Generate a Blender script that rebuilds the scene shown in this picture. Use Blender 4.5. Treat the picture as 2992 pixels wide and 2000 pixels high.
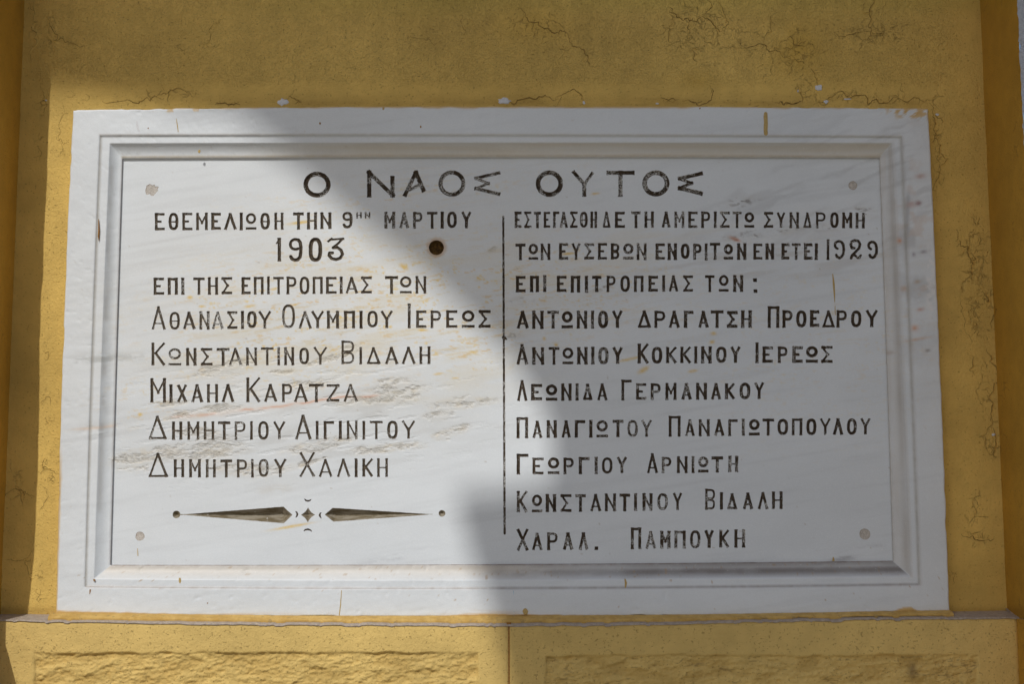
import bpy, math
import numpy as np
from mathutils import Vector

# ------------------------------------------------------------------ camera, sky, sun
for o in list(bpy.data.objects):
    bpy.data.objects.remove(o)
scene = bpy.context.scene
COL = scene.collection
TILT, ROLL, F, ZC, DIST = 7.3, -0.2, 4400.0, 1.6, 2.2
cam_d = bpy.data.cameras.new("camera")
cam = bpy.data.objects.new("camera", cam_d)
COL.objects.link(cam)
cam_d.sensor_width = 36.0
cam_d.sensor_fit = 'HORIZONTAL'
cam_d.lens = F / 2992 * 36
cam_d.clip_end = 500
from mathutils import Matrix
RM = Matrix.Rotation(math.radians(90 + TILT), 4, 'X') @ Matrix.Rotation(math.radians(ROLL), 4, 'Z')
cam.matrix_world = Matrix.Translation((0, -DIST, ZC)) @ RM
scene.camera = cam
RN = np.array(RM.to_3x3())

SUN = np.array([0.30, 1.0, -0.96])
SUN /= np.linalg.norm(SUN)
w = bpy.data.worlds.new("World")
scene.world = w
w.use_nodes = True
nt = w.node_tree
sky = nt.nodes.new('ShaderNodeTexSky')
sky.sky_type = 'NISHITA'
sky.sun_disc = False
sky.sun_elevation = math.asin(-SUN[2])
sky.sun_rotation = math.atan2(-SUN[0], -SUN[1])
sky.dust_density = 2.0
bg = nt.nodes['Background']
bg.inputs['Strength'].default_value = 0.073
nt.links.new(sky.outputs[0], bg.inputs[0])
sd = bpy.data.lights.new("sun", 'SUN')
sd.energy = 2.3
sd.angle = math.radians(0.53)
sd.color = (1.0, 0.975, 0.93)
so = bpy.data.objects.new("sun", sd)
COL.objects.link(so)
so.rotation_euler = Vector(SUN).to_track_quat('-Z', 'Y').to_euler()
so.location = (-2, -7, 8)
scene.view_settings.view_transform = 'Standard'
scene.view_settings.look = 'None'
scene.view_settings.exposure = 0.0
scene.view_settings.gamma = 1.0

# ------------------------------------------------------------------ survey helpers
# the photograph was measured; un() places a measured point on the vertical plane y = depth
def un(px, py, y):
    px = np.asarray(px, float); py = np.asarray(py, float); y = np.asarray(y, float)
    c = np.stack(np.broadcast_arrays((px - 1496) / F, -(py - 1000) / F, -np.ones_like(px + py)), -1)
    v = c @ RN.T
    t = (y + DIST) / v[..., 1]
    return v[..., 0] * t, ZC + v[..., 2] * t

def proj(x, y, z):
    d = np.stack(np.broadcast_arrays(x, np.asarray(y, float) + DIST, np.asarray(z, float) - ZC), -1)
    c = d @ RN
    return 1496 + F * c[..., 0] / -c[..., 2], 1000 - F * c[..., 1] / -c[..., 2]

# value noise ------------------------------------------------------
def vn(x, y, seed):
    xi = np.floor(x).astype(np.int64); yi = np.floor(y).astype(np.int64)
    fx = x - xi; fy = y - yi
    fx = fx * fx * (3 - 2 * fx); fy = fy * fy * (3 - 2 * fy)
    def h(a, b):
        n = (a * 374761393 + b * 668265263 + seed * 2147483647) & 0xffffffff
        n = ((n ^ (n >> 13)) * 1274126177) & 0xffffffff
        n = ((n ^ (n >> 16)) * 2246822519) & 0xffffffff
        return ((n ^ (n >> 15)) & 0xffff) / 65535.0
    a = h(xi, yi); b = h(xi + 1, yi); c = h(xi, yi + 1); d = h(xi + 1, yi + 1)
    return (a * (1 - fx) + b * fx) * (1 - fy) + (c * (1 - fx) + d * fx) * fy

def fbm(x, y, seed, o=4):
    s = 0; a = 1; t = 0
    for i in range(o):
        s = s + a * vn(x * 2 ** i + 17.3 * i, y * 2 ** i - 9.1 * i, seed + i * 13)
        t += a; a *= 0.5
    return s / t

def sstep(a, b, x):
    t = np.clip((x - a) / (b - a), 0, 1)
    return t * t * (3 - 2 * t)

# mesh helpers -----------------------------------------------------
def add_props(o, label=None, cat=None, group=None, kind=None):
    if label: o['label'] = label
    if cat: o['category'] = cat
    if group: o['group'] = group
    if kind: o['kind'] = kind
    return o

def empty(name, loc, **k):
    o = bpy.data.objects.new(name, None)
    o.location = loc
    COL.objects.link(o)
    return add_props(o, **k)

def build(name, verts, faces, mat, parent=None, smooth=True, attrs=None, mesh=None):
    """faces: list of int arrays (n,k)"""
    me = bpy.data.meshes.new(name)
    verts = np.asarray(verts, dtype=np.float32)
    fl = [np.asarray(f, dtype=np.int32) for f in faces if len(f)]
    off = np.zeros(3, np.float32)
    if parent is not None:
        off = np.array(parent.location, dtype=np.float32)
    me.vertices.add(len(verts))
    me.vertices.foreach_set("co", (verts - off).ravel())
    nl = sum(f.size for f in fl); nf = sum(len(f) for f in fl)
    me.loops.add(nl); me.polygons.add(nf)
    me.loops.foreach_set("vertex_index", np.concatenate([f.ravel() for f in fl]))
    tot = np.concatenate([np.full(len(f), f.shape[1], np.int32) for f in fl])
    st = np.concatenate([[0], np.cumsum(tot)[:-1]]).astype(np.int32)
    me.polygons.foreach_set("loop_start", st)
    me.polygons.foreach_set("loop_total", tot)
    me.polygons.foreach_set("use_smooth", np.full(nf, smooth))
    me.update(calc_edges=True)
    me.validate()
    for k, v in (attrs or {}).items():
        v = np.asarray(v, np.float32)
        if v.ndim == 2:
            a = me.attributes.new(k, 'FLOAT_COLOR', 'POINT')
            if v.shape[1] == 3:
                v = np.concatenate([v, np.ones((len(v), 1), np.float32)], 1)
            a.data.foreach_set("color", v.ravel())
        else:
            a = me.attributes.new(k, 'FLOAT', 'POINT')
            a.data.foreach_set("value", v)
    me.materials.append(mat)
    o = bpy.data.objects.new(name, me)
    COL.objects.link(o)
    if parent is not None:
        o.parent = parent
    return o

def grid_faces(nu, nv, flip=False):
    i = np.arange(nu * nv).reshape(nu, nv)
    q = np.stack([i[:-1, :-1], i[1:, :-1], i[1:, 1:], i[:-1, 1:]], -1).reshape(-1, 4)
    return q[:, ::-1] if flip else q

def compact(V, faces):
    used = np.unique(np.concatenate([f.ravel() for f in faces if len(f)]))
    m = np.full(len(V), -1, np.int64); m[used] = np.arange(len(used))
    return used, [m[f] for f in faces if len(f)]

# ------------------------------------------------------------------ materials
class NT:
    def __init__(s, name):
        s.m = bpy.data.materials.new(name); s.m.use_nodes = True
        s.t = s.m.node_tree; s.b = s.t.nodes['Principled BSDF']
        s.tc = s.t.nodes.new('ShaderNodeTexCoord')
    def n(s, typ, **k):
        x = s.t.nodes.new(typ)
        for a, b in k.items(): setattr(x, a, b)
        return x
    def l(s, a, b): s.t.links.new(a, b)
    def co(s, scale=(1, 1, 1), rot=(0, 0, 0)):
        mp = s.n('ShaderNodeMapping'); mp.inputs['Scale'].default_value = scale
        mp.inputs['Rotation'].default_value = rot
        s.l(s.tc.outputs['Object'], mp.inputs[0]); return mp.outputs[0]
    def noise(s, scale, detail=4, rough=.55, dist=0, co=None):
        x = s.n('ShaderNodeTexNoise'); x.inputs['Scale'].default_value = scale
        x.inputs['Detail'].default_value = detail; x.inputs['Roughness'].default_value = rough
        x.inputs['Distortion'].default_value = dist
        s.l(co or s.tc.outputs['Object'], x.inputs['Vector']); return x.outputs['Fac']
    def ramp(s, v, a, b, c0=0.0, c1=1.0):
        x = s.n('ShaderNodeMapRange'); x.interpolation_type = 'SMOOTHSTEP'
        for i, q in zip(('From Min', 'From Max', 'To Min', 'To Max'), (a, b, c0, c1)):
            x.inputs[i].default_value = q
        s.l(v, x.inputs['Value']); return x.outputs['Result']
    def math(s, op, a, b):
        x = s.n('ShaderNodeMath', operation=op)
        for i, q in enumerate((a, b)):
            if isinstance(q, (int, float)): x.inputs[i].default_value = q
            else: s.l(q, x.inputs[i])
        return x.outputs[0]
    def mix(s, f, a, b, blend='MIX'):
        x = s.n('ShaderNodeMix', data_type='RGBA', blend_type=blend)
        for i, q in ((0, f), (6, a), (7, b)):
            if isinstance(q, (int, float)): x.inputs[i].default_value = q
            elif isinstance(q, tuple): x.inputs[i].default_value = (*q, 1)
            else: s.l(q, x.inputs[i])
        return x.outputs[2]
    def attr(s, name):
        x = s.n('ShaderNodeAttribute', attribute_name=name); return x
    def bump(s, h, dist, strength=1.0, prev=None):
        x = s.n('ShaderNodeBump'); x.inputs['Distance'].default_value = dist
        x.inputs['Strength'].default_value = strength
        s.l(h, x.inputs['Height'])
        if prev is not None: s.l(prev, x.inputs['Normal'])
        return x.outputs[0]
    def out(s, col=None, rough=.8, nor=None, spec=.3):
        if col is not None:
            if isinstance(col, tuple): s.b.inputs['Base Color'].default_value = (*col, 1)
            else: s.l(col, s.b.inputs['Base Color'])
        if isinstance(rough, float): s.b.inputs['Roughness'].default_value = rough
        else: s.l(rough, s.b.inputs['Roughness'])
        s.b.inputs['Specular IOR Level'].default_value = spec
        if nor is not None: s.l(nor, s.b.inputs['Normal'])
        return s.m

def gray(n, v):
    c = n.n('ShaderNodeCombineColor'); [n.l(v, c.inputs[i]) for i in range(3)]
    return c.outputs[0]

def paint_plaster(name, base, stipple=0.0007, craze=True, pits=False):
    n = NT(name)
    pig = n.attr('pigment').outputs['Color']
    big = n.ramp(n.noise(5, 5), .3, .7, .90, 1.08)
    mid = n.ramp(n.noise(38, 4), .3, .7, .95, 1.05)
    col = n.mix(1.0, base, pig, 'MULTIPLY')
    col = n.mix(1.0, col, gray(n, n.math('MULTIPLY', big, mid)), 'MULTIPLY')
    # wrinkled, stippled paint film
    wr = n.noise(150, 3, .6, 1.2, n.co((1, 1, .8), (0, .5, 0)))
    wr2 = n.noise(420, 2, .6, .6)
    ridge = n.math('SUBTRACT', n.ramp(n.noise(120, 2, .5, 2.0, n.co((1.0, 1, 1.0), (0, -.6, 0))), .47, .53), .5)
    h = n.math('ADD', wr, n.math('MULTIPLY', wr2, .35))
    h = n.math('ADD', h, n.math('MULTIPLY', ridge, .30))
    # small dark dashes across the film
    dash = n.ramp(n.noise(260, 2, .5, 2.5, n.co((.75, 1, 1.3), (0, .55, 0))), .555, .66)
    st = n.attr('stipple').outputs['Fac']
    col = n.mix(n.math('MULTIPLY', n.math('MULTIPLY', dash, st), .30), col, (.20, .15, .075))
    pit = n.ramp(n.noise(330, 1, .4, 0), .66, .74)
    col = n.mix(n.math('MULTIPLY', pit, .40), col, (.18, .11, .03))
    nb = n.bump(n.math('MULTIPLY', h, n.ramp(st, 0, 1, .35, 1)), stipple * 3.4)
    nb = n.bump(n.math('SUBTRACT', 1, pit), .0007, .7, nb)
    rough = .72
    if craze:
        cz = n.attr('craze').outputs['Fac']
        wob = n.n('ShaderNodeMix', data_type='VECTOR')
        wob.inputs[0].default_value = .022
        nz = n.n('ShaderNodeTexNoise'); nz.inputs['Scale'].default_value = 60; nz.inputs['Detail'].default_value = 4
        n.l(n.tc.outputs['Object'], nz.inputs['Vector'])
        n.l(n.tc.outputs['Object'], wob.inputs[4]); n.l(nz.outputs['Color'], wob.inputs[5])
        lines = None
        for sc, wd in ((38, .055), (95, .07)):
            v = n.n('ShaderNodeTexVoronoi', feature='DISTANCE_TO_EDGE'); v.inputs['Scale'].default_value = sc
            n.l(wob.outputs[1], v.inputs['Vector'])
            e = n.ramp(v.outputs['Distance'], 0.0, wd, 1, 0)
            gate = n.ramp(n.math('ADD', cz, n.math('MULTIPLY', n.math('SUBTRACT', n.noise(22 if sc < 50 else 40, 3), .5), 1.5)),
                          .38 if sc < 50 else .60, .62 if sc < 50 else .85)
            e = n.math('MULTIPLY', e, gate)
            lines = e if lines is None else n.math('MAXIMUM', lines, e)
        lines = n.math('MULTIPLY', lines, n.ramp(n.noise(75, 2), .35, .6, .15, 1))
        col = n.mix(n.math('MULTIPLY', lines, .36), col, (.14, .09, .028))
        nb = n.bump(n.math('SUBTRACT', 1, lines), .0012, .9, nb)
    return n.out(col, rough, nb, .25)

def marble(name):
    n = NT(name)
    pig = n.attr('pigment')
    fine = n.ramp(n.noise(900, 3), .3, .7, .965, 1.02)
    cloud = n.ramp(n.noise(9, 5, .6, .4, n.co((.45, 1, 1), (0, -.2, 0))), .3, .7, .95, 1.02)
    col = n.mix(1.0, pig.outputs['Color'], gray(n, n.math('MULTIPLY', fine, cloud)), 'MULTIPLY')
    ro = n.attr('crystal').outputs['Fac']
    # crystalline, spalled bands: broken bump, darker pits, pale grains
    pn = n.noise(420, 4, .7, .8, n.co((.6, 1, 1.15), (0, -.2, 0)))
    col = n.mix(n.math('MULTIPLY', n.math('MULTIPLY', ro, .65), n.ramp(pn, .54, .70)), col, (.24, .215, .175))
    col = n.mix(n.math('MULTIPLY', ro, n.ramp(pn, .42, .30)), col, (.86, .83, .76))
    glint_speck = n.ramp(n.noise(760, 1, .4), .70, .74)  # bright specks paint crystal glints into the colour
    col = n.mix(n.math('MULTIPLY', glint_speck, .35), col, (.95, .95, .93))
    h = n.math('ADD', n.math('MULTIPLY', pn, ro), n.math('MULTIPLY', n.noise(35, 3), .03))
    nb = n.bump(h, .0022, 1.0)
    nb = n.bump(n.noise(1100, 2), .00007, 1.0, nb)
    n.b.inputs['Subsurface Weight'].default_value = .12
    n.b.inputs['Subsurface Radius'].default_value = (1, .95, .9)
    n.b.inputs['Subsurface Scale'].default_value = .003
    return n.out(col, n.ramp(ro, 0, 1, .46, .38), nb, .42)

def letter_paint():
    n = NT("letter_paint")
    wear_rim_shade = n.attr('wear_rim_shade').outputs['Fac']
    a = n.noise(260, 3, .6)
    base = n.mix(n.ramp(a, .35, .65), (.048, .035, .024), (.100, .070, .044))
    old = n.mix(n.ramp(n.noise(330, 3), .35, .65), (.085, .067, .047), (.165, .138, .10))
    base = n.mix(n.attr('pale_tone').outputs['Fac'], base, old)  # letters towards the left are mixed paler
    pale_tone = n.ramp(n.noise(120, 3, .6, .5), .50, .72, 0, .5)  # random dusty patches
    base = n.mix(pale_tone, base, (.14, .115, .085))
    chip = n.ramp(n.math('ADD', n.noise(520, 3, .65, .6), n.math('MULTIPLY', wear_rim_shade, .20)), .69, .74)
    col = n.mix(chip, base, (.60, .60, .58))
    nb = n.bump(n.noise(700, 3), .0006, .8)
    return n.out(col, .62, nb, .3)

def carved_paint():
    n = NT("worn_carved_paint")
    base = n.mix(n.ramp(n.noise(140, 4, .6, 0, n.co((.3, 1, 1.4))), .35, .65), (.15, .118, .068), (.30, .265, .205))
    chip = n.ramp(n.noise(130, 4, .7, .6), .66, .70)
    col = n.mix(chip, base, (.58, .56, .52))
    return n.out(col, .7, n.bump(n.noise(600, 3), .0005, .8), .25)

def simple(name, c0, c1, sc=120, rough=.85, bump=.001, thr=(.35, .65), c2=None, spec=.25):
    n = NT(name)
    f = n.noise(sc, 5, .65)
    col = n.mix(n.ramp(f, *thr), c0, c1)
    if c2 is not None:
        col = n.mix(n.ramp(n.noise(sc * 2.7, 3, .6), .58, .68), col, c2)
    nb = n.bump(n.noise(sc * 1.6, 4, .65), bump, 1)
    return n.out(col, rough, nb, spec)

YEL = (.690, .468, .128)
M_wall = paint_plaster("yellow_wall_paint", YEL)
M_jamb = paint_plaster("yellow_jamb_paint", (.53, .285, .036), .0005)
M_block = paint_plaster("yellow_stone_paint", (.665, .472, .160), .00045, False)
M_marble = marble("white_marble")
M_letter = letter_paint()
M_deep = carved_paint()
def plug_mortar():
    n = NT("lime_mortar")
    f = n.noise(420, 4, .7)
    col = n.mix(n.ramp(f, .38, .62), (.52, .48, .43), (.64, .60, .55))
    col = n.mix(n.ramp(n.noise(900, 2, .6), .58, .66), col, (.26, .21, .17))
    col = n.mix(n.attr('wear_rim_shade').outputs['Fac'], col, (.38, .32, .27))  # plug rim darkened in the colour for its groove's shade
    return n.out(col, .9, n.bump(n.noise(500, 4, .7), .0014, 1.0), .2)
M_plug = plug_mortar()
M_rust = simple("rusty_iron", (.045, .022, .007), (.17, .088, .02), 170, .8, .003, c2=(.16, .105, .02))
M_grey = simple("bare_mortar", (.36, .30, .25), (.46, .395, .335), 160, .9, .002, c2=(.52, .40, .20))
M_fillet = simple("yellow_mortar", (.50, .31, .085), (.62, .41, .13), 60, .8, .0015, c2=(.40, .27, .10))
M_drip = simple("ochre_paint_drip", (.46, .325, .11), (.54, .39, .16), 500, .6, .0006, c2=(.36, .24, .10))
M_brown = simple("brown_drip", (.22, .10, .02), (.34, .17, .04), 400, .6, .0004)
M_blue = simple("blue_chalk", (.20, .42, .60), (.40, .58, .70), 700, .9, .0002)
M_crack = simple("crack_shadow_soil", (.15, .095, .028), (.30, .19, .058), 200, .95, .0004)
M_chip = simple("white_undercoat", (.62, .63, .66), (.70, .71, .73), 300, .8, .0006)
M_white = simple("white_roughcast", (.60, .63, .68), (.72, .74, .78), 260, .9, .006)
M_ground = simple("stone_paving", (.26, .23, .19), (.36, .33, .28), 3, .9, .002)
M_caster = simple("shadow_caster_paint", (.55, .36, .12), (.62, .42, .15), 6, .85, .002)

# ------------------------------------------------------------------ ground (out of view, below)
v = [(-12, -14, 0), (12, -14, 0), (12, .1, 0), (-12, .1, 0)]
add_props(build("pavement", v, [np.array([[0, 1, 2, 3]])], M_ground), kind='structure')

# ------------------------------------------------------------------ unseen slab added to shade the upper right, cut to the shadow's outline
edge = [(150, 238), (300, 280), (480, 312), (650, 347), (737, 393), (830, 462), (925, 538), (1005, 612), (1090, 677),
        (1200, 762), (1277, 828), (1357, 900), (1415, 962), (1482, 1030), (1531, 1096), (1576, 1163), (1605, 1230),
        (1612, 1300), (1606, 1370), (1585, 1400), (1500, 1412), (1350, 1424), (1328, 1440), (1344, 1500), (1370, 1612),
        (1415, 1720), (1446, 1836), (1490, 2010), (1600, 2400), (3700, 2400), (3700, -900), (-900, -900), (-900, 225)]
ex = np.array(edge, float)
X, Zz = un(ex[:, 0], ex[:, 1], -.015)
P3 = np.stack([X, np.full_like(X, -.015), Zz], 1)
tt = 5.4 + (1500 - ex[:, 0]) / 1300 * 1.9
A0 = P3 - SUN * tt[:, None]
# extrude upward/outward along the sun's slope so the profile keeps its outline
A1 = A0 - SUN * .12
nn = len(edge)
faces = [np.array([list(range(nn))]), np.array([list(range(2 * nn - 1, nn - 1, -1))]),
         np.array([[i, (i + 1) % nn, nn + (i + 1) % nn, nn + i] for i in range(nn)])]
caster = build("cornice_shadow_caster", np.concatenate([A0, A1]), faces, M_caster, None, False)
add_props(caster, kind="structure")

# ------------------------------------------------------------------ the wall
wall = empty("church_wall", (0, 0, 0),
             label="yellow painted plaster wall recess with cracked paint and projecting rough stone ledge", cat="wall", kind="thing")

def wall_attrs(px, py):
    """pigment multiplier, craze mask, stipple strength for painted wall points"""
    pig = np.ones(px.shape + (3,))
    def blob(cx, cy, rx, ry, p=1.6):
        return np.exp(-(((px - cx) / rx) ** 2 + ((py - cy) / ry) ** 2) ** (p / 2))
    cz = np.zeros(px.shape)
    for b in [(2040, 60, 130, 120, 1.0), (2180, 130, 150, 90, .7), (2330, 150, 90, 90, .95), (2560, 90, 120, 60, 1.0),
              (1560, 90, 140, 70, .75), (2050, 150, 60, 50, .8), (480, 275, 120, 30, .8), (600, 130, 90, 60, .55),
              (850, 170, 60, 50, .4), (2480, 285, 200, 28, .8), (2350, 260, 60, 40, .7), (1700, 280, 80, 22, .6),
              (2740, 400, 22, 160, .9), (2850, 760, 45, 140, 1.25), (2860, 900, 50, 120, 1.1), (2880, 1130, 35, 140, .8),
              (2895, 1290, 40, 80, .9), (2850, 1480, 50, 90, .75), (2860, 1580, 60, 40, .9), (2790, 1680, 20, 50, .6),
              (2870, 690, 60, 60, .9), (150, 80, 20, 120, .7), (120, 300, 18, 60, .8), (110, 420, 25, 60, .5),
              (145, 600, 12, 300, .35), (150, 1400, 25, 120, .8), (50, 1400, 40, 120, .7), (120, 1700, 30, 100, .6),
              (80, 950, 20, 60, .5), (135, 1180, 15, 120, .6), (180, 400, 12, 200, .5)]:
        cz = np.maximum(cz, b[4] * blob(*b[:4]))
    st = sstep(275, 215, py) * sstep(40, 160, px) * sstep(2870, 2700, px)
    st = np.clip(st, .12, 1)
    st *= 1 - .7 * np.clip(blob(2330, 150, 70, 70) + blob(1560, 70, 130, 60) * .8, 0, 1)
    # greenish film of algae along the very top, more orange where the film has gone
    al = sstep(75, -50, py + 60 * (fbm(px / 260, py / 90, 5) - .5)) * sstep(500, 1100, px) * .75
    pig *= (1 - al[..., None] * (1 - np.array([.86, .95, .80])))
    ora = np.clip(blob(2335, 145, 75, 80) * .8 + blob(1560, 75, 110, 50) * .5 + blob(2040, 235, 50, 25) * .5, 0, 1)
    ora = ora * sstep(.35, .6, fbm(px / 60, py / 60, 8) + .2)
    pig *= (1 - ora[..., None] * (1 - np.array([.86, .80, .55])))
    # darker line just above the slab and in the ledge corner
    g = sstep(262, 306, py) * sstep(330, 300, py) * sstep(380, 900, px) * sstep(2760, 2650, px)
    g = np.clip(g * (.35 + 1.1 * (fbm(px / 70, py / 10, 9) - .35)), 0, 1) * .6
    g = np.maximum(g, sstep(1765, 1788, py) * .55)
    pig *= (1 - g[..., None] * (1 - np.array([.58, .52, .45])))
    m = fbm(px / 30, py / 160, 11)
    pig *= (1 - .10 * (m[..., None] - .5))
    big = fbm(px / 260, py / 190, 12, 3); run = fbm(px / 26, py / 420, 13, 3)
    pig *= 1 - .26 * (big[..., None] - .5) * np.array([.9, 1.0, 1.2])
    pig *= 1 - .04 * sstep(.45, .8, run)[..., None] * sstep(330, 120, py)[..., None]
    return pig, cz, st

def wall_grid(name, xs, zs, yfun, mat, parent, hide=None):
    Xg, Zg = np.meshgrid(xs, zs, indexing='ij')
    Y = yfun(Xg, Zg)
    px, py = proj(Xg, Y, Zg)
    pig, cz, st = wall_attrs(px, py)
    V = np.stack([Xg, Y, Zg], -1).reshape(-1, 3)
    f = grid_faces(len(xs), len(zs))
    if hide is not None:
        c = V[f].mean(1)
        f = f[~hide(c)]
    used, ff = compact(V, [f])
    return build(name, V[used], ff, mat, parent, True,
                 {'pigment': pig.reshape(-1, 3)[used], 'craze': cz.ravel()[used], 'stipple': st.ravel()[used]})

def wavy(X, Z):
    return -.0016 * (fbm(X * 9, Z * 9, 21, 3) - .5) * 2

LX, RX = -.7372, .7115        # inner corners of the recess
ZB = 1.47
zs = np.concatenate([np.arange(ZB, 2.45, .003), [2.6, 3.0, 3.6, 4.2]])
xs = np.arange(LX - .006, RX + .009, .003)
wall_grid("wall_face", xs, zs, wavy, M_wall, wall,
          lambda c: (c[:, 0] > -.63) & (c[:, 0] < .60) & (c[:, 2] > 1.51) & (c[:, 2] < 2.205))

# left jamb: wavy old plaster arris measured from the edge of its shadow
sp = np.array([(160, -250), (156, 0), (153, 240), (146, 400), (144, 470), (141, 560), (135, 640), (131, 720), (130, 800), (124, 880),
               (121, 960), (119, 1060), (120, 1150), (118, 1260), (117, 1330), (113, 1450), (109, 1540), (104, 1640),
               (98, 1700), (92, 1760), (88, 1792)], float)
sx, sz = un(sp[:, 0], sp[:, 1], 0.0)
JD = .16
k = JD / SUN[1]
ax, az = sx - SUN[0] * k, sz - SUN[2] * k
order = np.argsort(az)
zj = np.concatenate([np.arange(.9, 2.62, .004), [3.0, 3.6, 4.2]])
axz = np.interp(zj, az[order], ax[order]) + .0008 * (fbm(zj * 60, zj * 0, 31) - .5) * 2

def jamb(side, arr_x, cx, mat):
    # strips from the wall corner out to the arris, round it and along the front
    t = np.concatenate([np.linspace(0, 1, 40)])
    rows = []
    for a in t:
        y = .004 - a * (JD - .004 + .004)
        r = .0035
        x = cx + (arr_x - cx) * a ** 1.0 + side * 0
        if a > .97:
            x = x + side * r * ((a - .97) / .03) ** 2
        rows.append(np.stack([x, np.full_like(zj, y) + .0, zj], 1))
    for e in (.006, .012, .05, .2, .45):
        rows.append(np.stack([arr_x + side * (e), np.full_like(zj, -JD - .0005), zj], 1))
    return np.array(rows)

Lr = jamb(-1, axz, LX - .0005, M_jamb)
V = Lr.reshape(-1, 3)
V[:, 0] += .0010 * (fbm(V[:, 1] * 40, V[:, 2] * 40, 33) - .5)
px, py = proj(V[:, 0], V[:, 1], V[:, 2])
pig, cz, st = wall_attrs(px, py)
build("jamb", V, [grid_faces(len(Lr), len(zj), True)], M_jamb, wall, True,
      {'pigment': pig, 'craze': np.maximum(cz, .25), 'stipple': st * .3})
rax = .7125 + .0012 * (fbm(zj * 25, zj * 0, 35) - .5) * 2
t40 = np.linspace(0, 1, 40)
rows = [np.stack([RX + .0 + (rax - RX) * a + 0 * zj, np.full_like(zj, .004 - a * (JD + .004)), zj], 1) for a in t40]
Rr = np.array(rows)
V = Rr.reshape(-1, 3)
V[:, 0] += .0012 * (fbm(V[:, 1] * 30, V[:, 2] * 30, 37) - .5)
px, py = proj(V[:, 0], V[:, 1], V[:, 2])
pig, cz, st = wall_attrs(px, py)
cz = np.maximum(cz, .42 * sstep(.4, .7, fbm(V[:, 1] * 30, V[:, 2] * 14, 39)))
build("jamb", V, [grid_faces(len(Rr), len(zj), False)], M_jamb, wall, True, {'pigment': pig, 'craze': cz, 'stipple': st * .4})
# white roughcast front of the right pilaster, lapping the arris with a ragged edge
xw = np.concatenate([[0, .0012, .003, .006], np.arange(.010, .06, .004), [.1, .2, .4]])
rg = .0022 * (fbm(zj * 130, zj * 0, 41) - .5) * 2
Wr = np.array([np.stack([.7118 + e + rg * (e < .008), -JD - .0012 - .0025 * sstep(0, .006, e) - .0015 * fbm(zj * 200, e * 200 + zj * 0, 43), zj], 1) for e in xw])
build("pilaster_face", Wr.reshape(-1, 3), [grid_faces(len(xw), len(zj), False)], M_white, wall, True)

# ---- ledge: two painted blocks with rough-tooled fields
LY = -.05
arp = np.array([(-60, 1812), (28, 1815), (450, 1822), (1200, 1827), (1487, 1828), (2000, 1823), (2300, 1814), (2700, 1807), (2950, 1807), (3060, 1809)], float)
axx, azz = un(arp[:, 0], arp[:, 1], LY)
def arris(x, seed=51):
    return np.interp(x, axx, azz) + .0011 * (fbm(x * 55, x * 0, seed) - .5) * 2 - .0016 * sstep(.62, .75, fbm(x * 70, x * 0, seed + 3))

def block(x0, x1, fx0, fx1, seed, amp):
    xs = np.arange(x0, x1 + .0006, .0013)
    zr = np.concatenate([np.linspace(0, 1, 200) ** 1.0 * -.255])
    top = arris(xs)
    Xg = np.repeat(xs[:, None], len(zr), 1)
    Zg = top[:, None] * np.clip(1 + zr / .03, 0, 1)[None, :] + 1.480 * (1 - np.clip(1 + zr / .03, 0, 1)[None, :]) + zr[None, :]
    Y = np.full_like(Xg, LY)
    px, py = proj(Xg, Y, Zg)
    # rounded arris and end faces
    Y = Y + .0025 * np.exp(zr / .0018)[None, :]
    ed = np.minimum(Xg - x0, x1 - Xg)
    Y = Y + .002 * np.exp(-np.maximum(ed, 0) / .0015)
    # tooled field, sunk a little behind its smooth margin
    wob = 7 * (fbm(px / 60, py / 60, seed) - .5) * 2
    d = np.minimum(np.minimum(px - fx0, fx1 - px), py - (1906 + (8 if fx0 > 1500 else 0)) + 0 * px) + wob
    field = sstep(0, 9, d)
    warp = 26 * (fbm(px / 90, py / 50, seed + 7) - .5) + 0.10 * px
    rid = fbm(px / 62, (py + warp) / 19, seed + 1, 5)
    rid2 = np.abs(fbm(px / 24, (py + warp) / 12, seed + 2, 4) - .5) * 2
    med = fbm(px / 13, py / 8, seed + 4, 4)
    h = (rid - .48) * 1.6 + (.35 - rid2) * .55 + (med - .5) * 1.25
    Y = Y + field * (.0036 - amp * h)
    Y = Y - .0006 * (fbm(px / 30, py / 14, seed + 9) - .5)
    V = np.stack([Xg, Y, Zg], -1).reshape(-1, 3)
    pig = np.ones((len(V), 3))
    pq = px.ravel(); qq = py.ravel()
    # bare edge where the paint has chipped off the arris
    dz = (top[:, None] - Zg).ravel()
    bare = sstep(.0035, .0015, dz + .004 * (fbm(pq / 14, qq / 8, seed + 5) - .5))
    stn = np.exp(-(((pq - 2668) / 14) ** 2 + ((qq - 1962) / 24) ** 2)) * 1.0
    stn = np.clip(stn * (.6 + fbm(pq / 8, qq / 8, 3)), 0, 1) * .75
    pig = pig * (1 - stn[:, None] * (1 - np.array([.28, .25, .3])))
    dirt = (field.ravel() * sstep(.56, .34, rid.ravel()) * .50)[:, None]
    pig = pig * (1 - dirt * (1 - np.array([.72, .66, .55])))
    ln = np.abs(fbm(px / 85, (py + warp) / 17, seed + 11, 4) - .5)
    soot = (sstep(.035, .004, ln) * sstep(.46, .60, fbm(px / 50, py / 20, seed + 12, 3)) * field * (.75 if fx0 > 1500 else .30)).ravel()[:, None]
    pig = pig * (1 - soot * (1 - np.array([.50, .50, .55])))
    return build("stone_block", V, [grid_faces(len(xs), len(zr), True)], M_block, wall, True,
                 {'pigment': pig, 'craze': np.zeros(len(V)), 'stipple': np.full(len(V), .18)})

jx = float(un(1487, 1900, LY)[0])
block(-.80, jx - .0012, 96, 1402, 61, .0035)
block(jx + .0012, .7085, 1590, 2862, 77, .0036)
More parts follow.
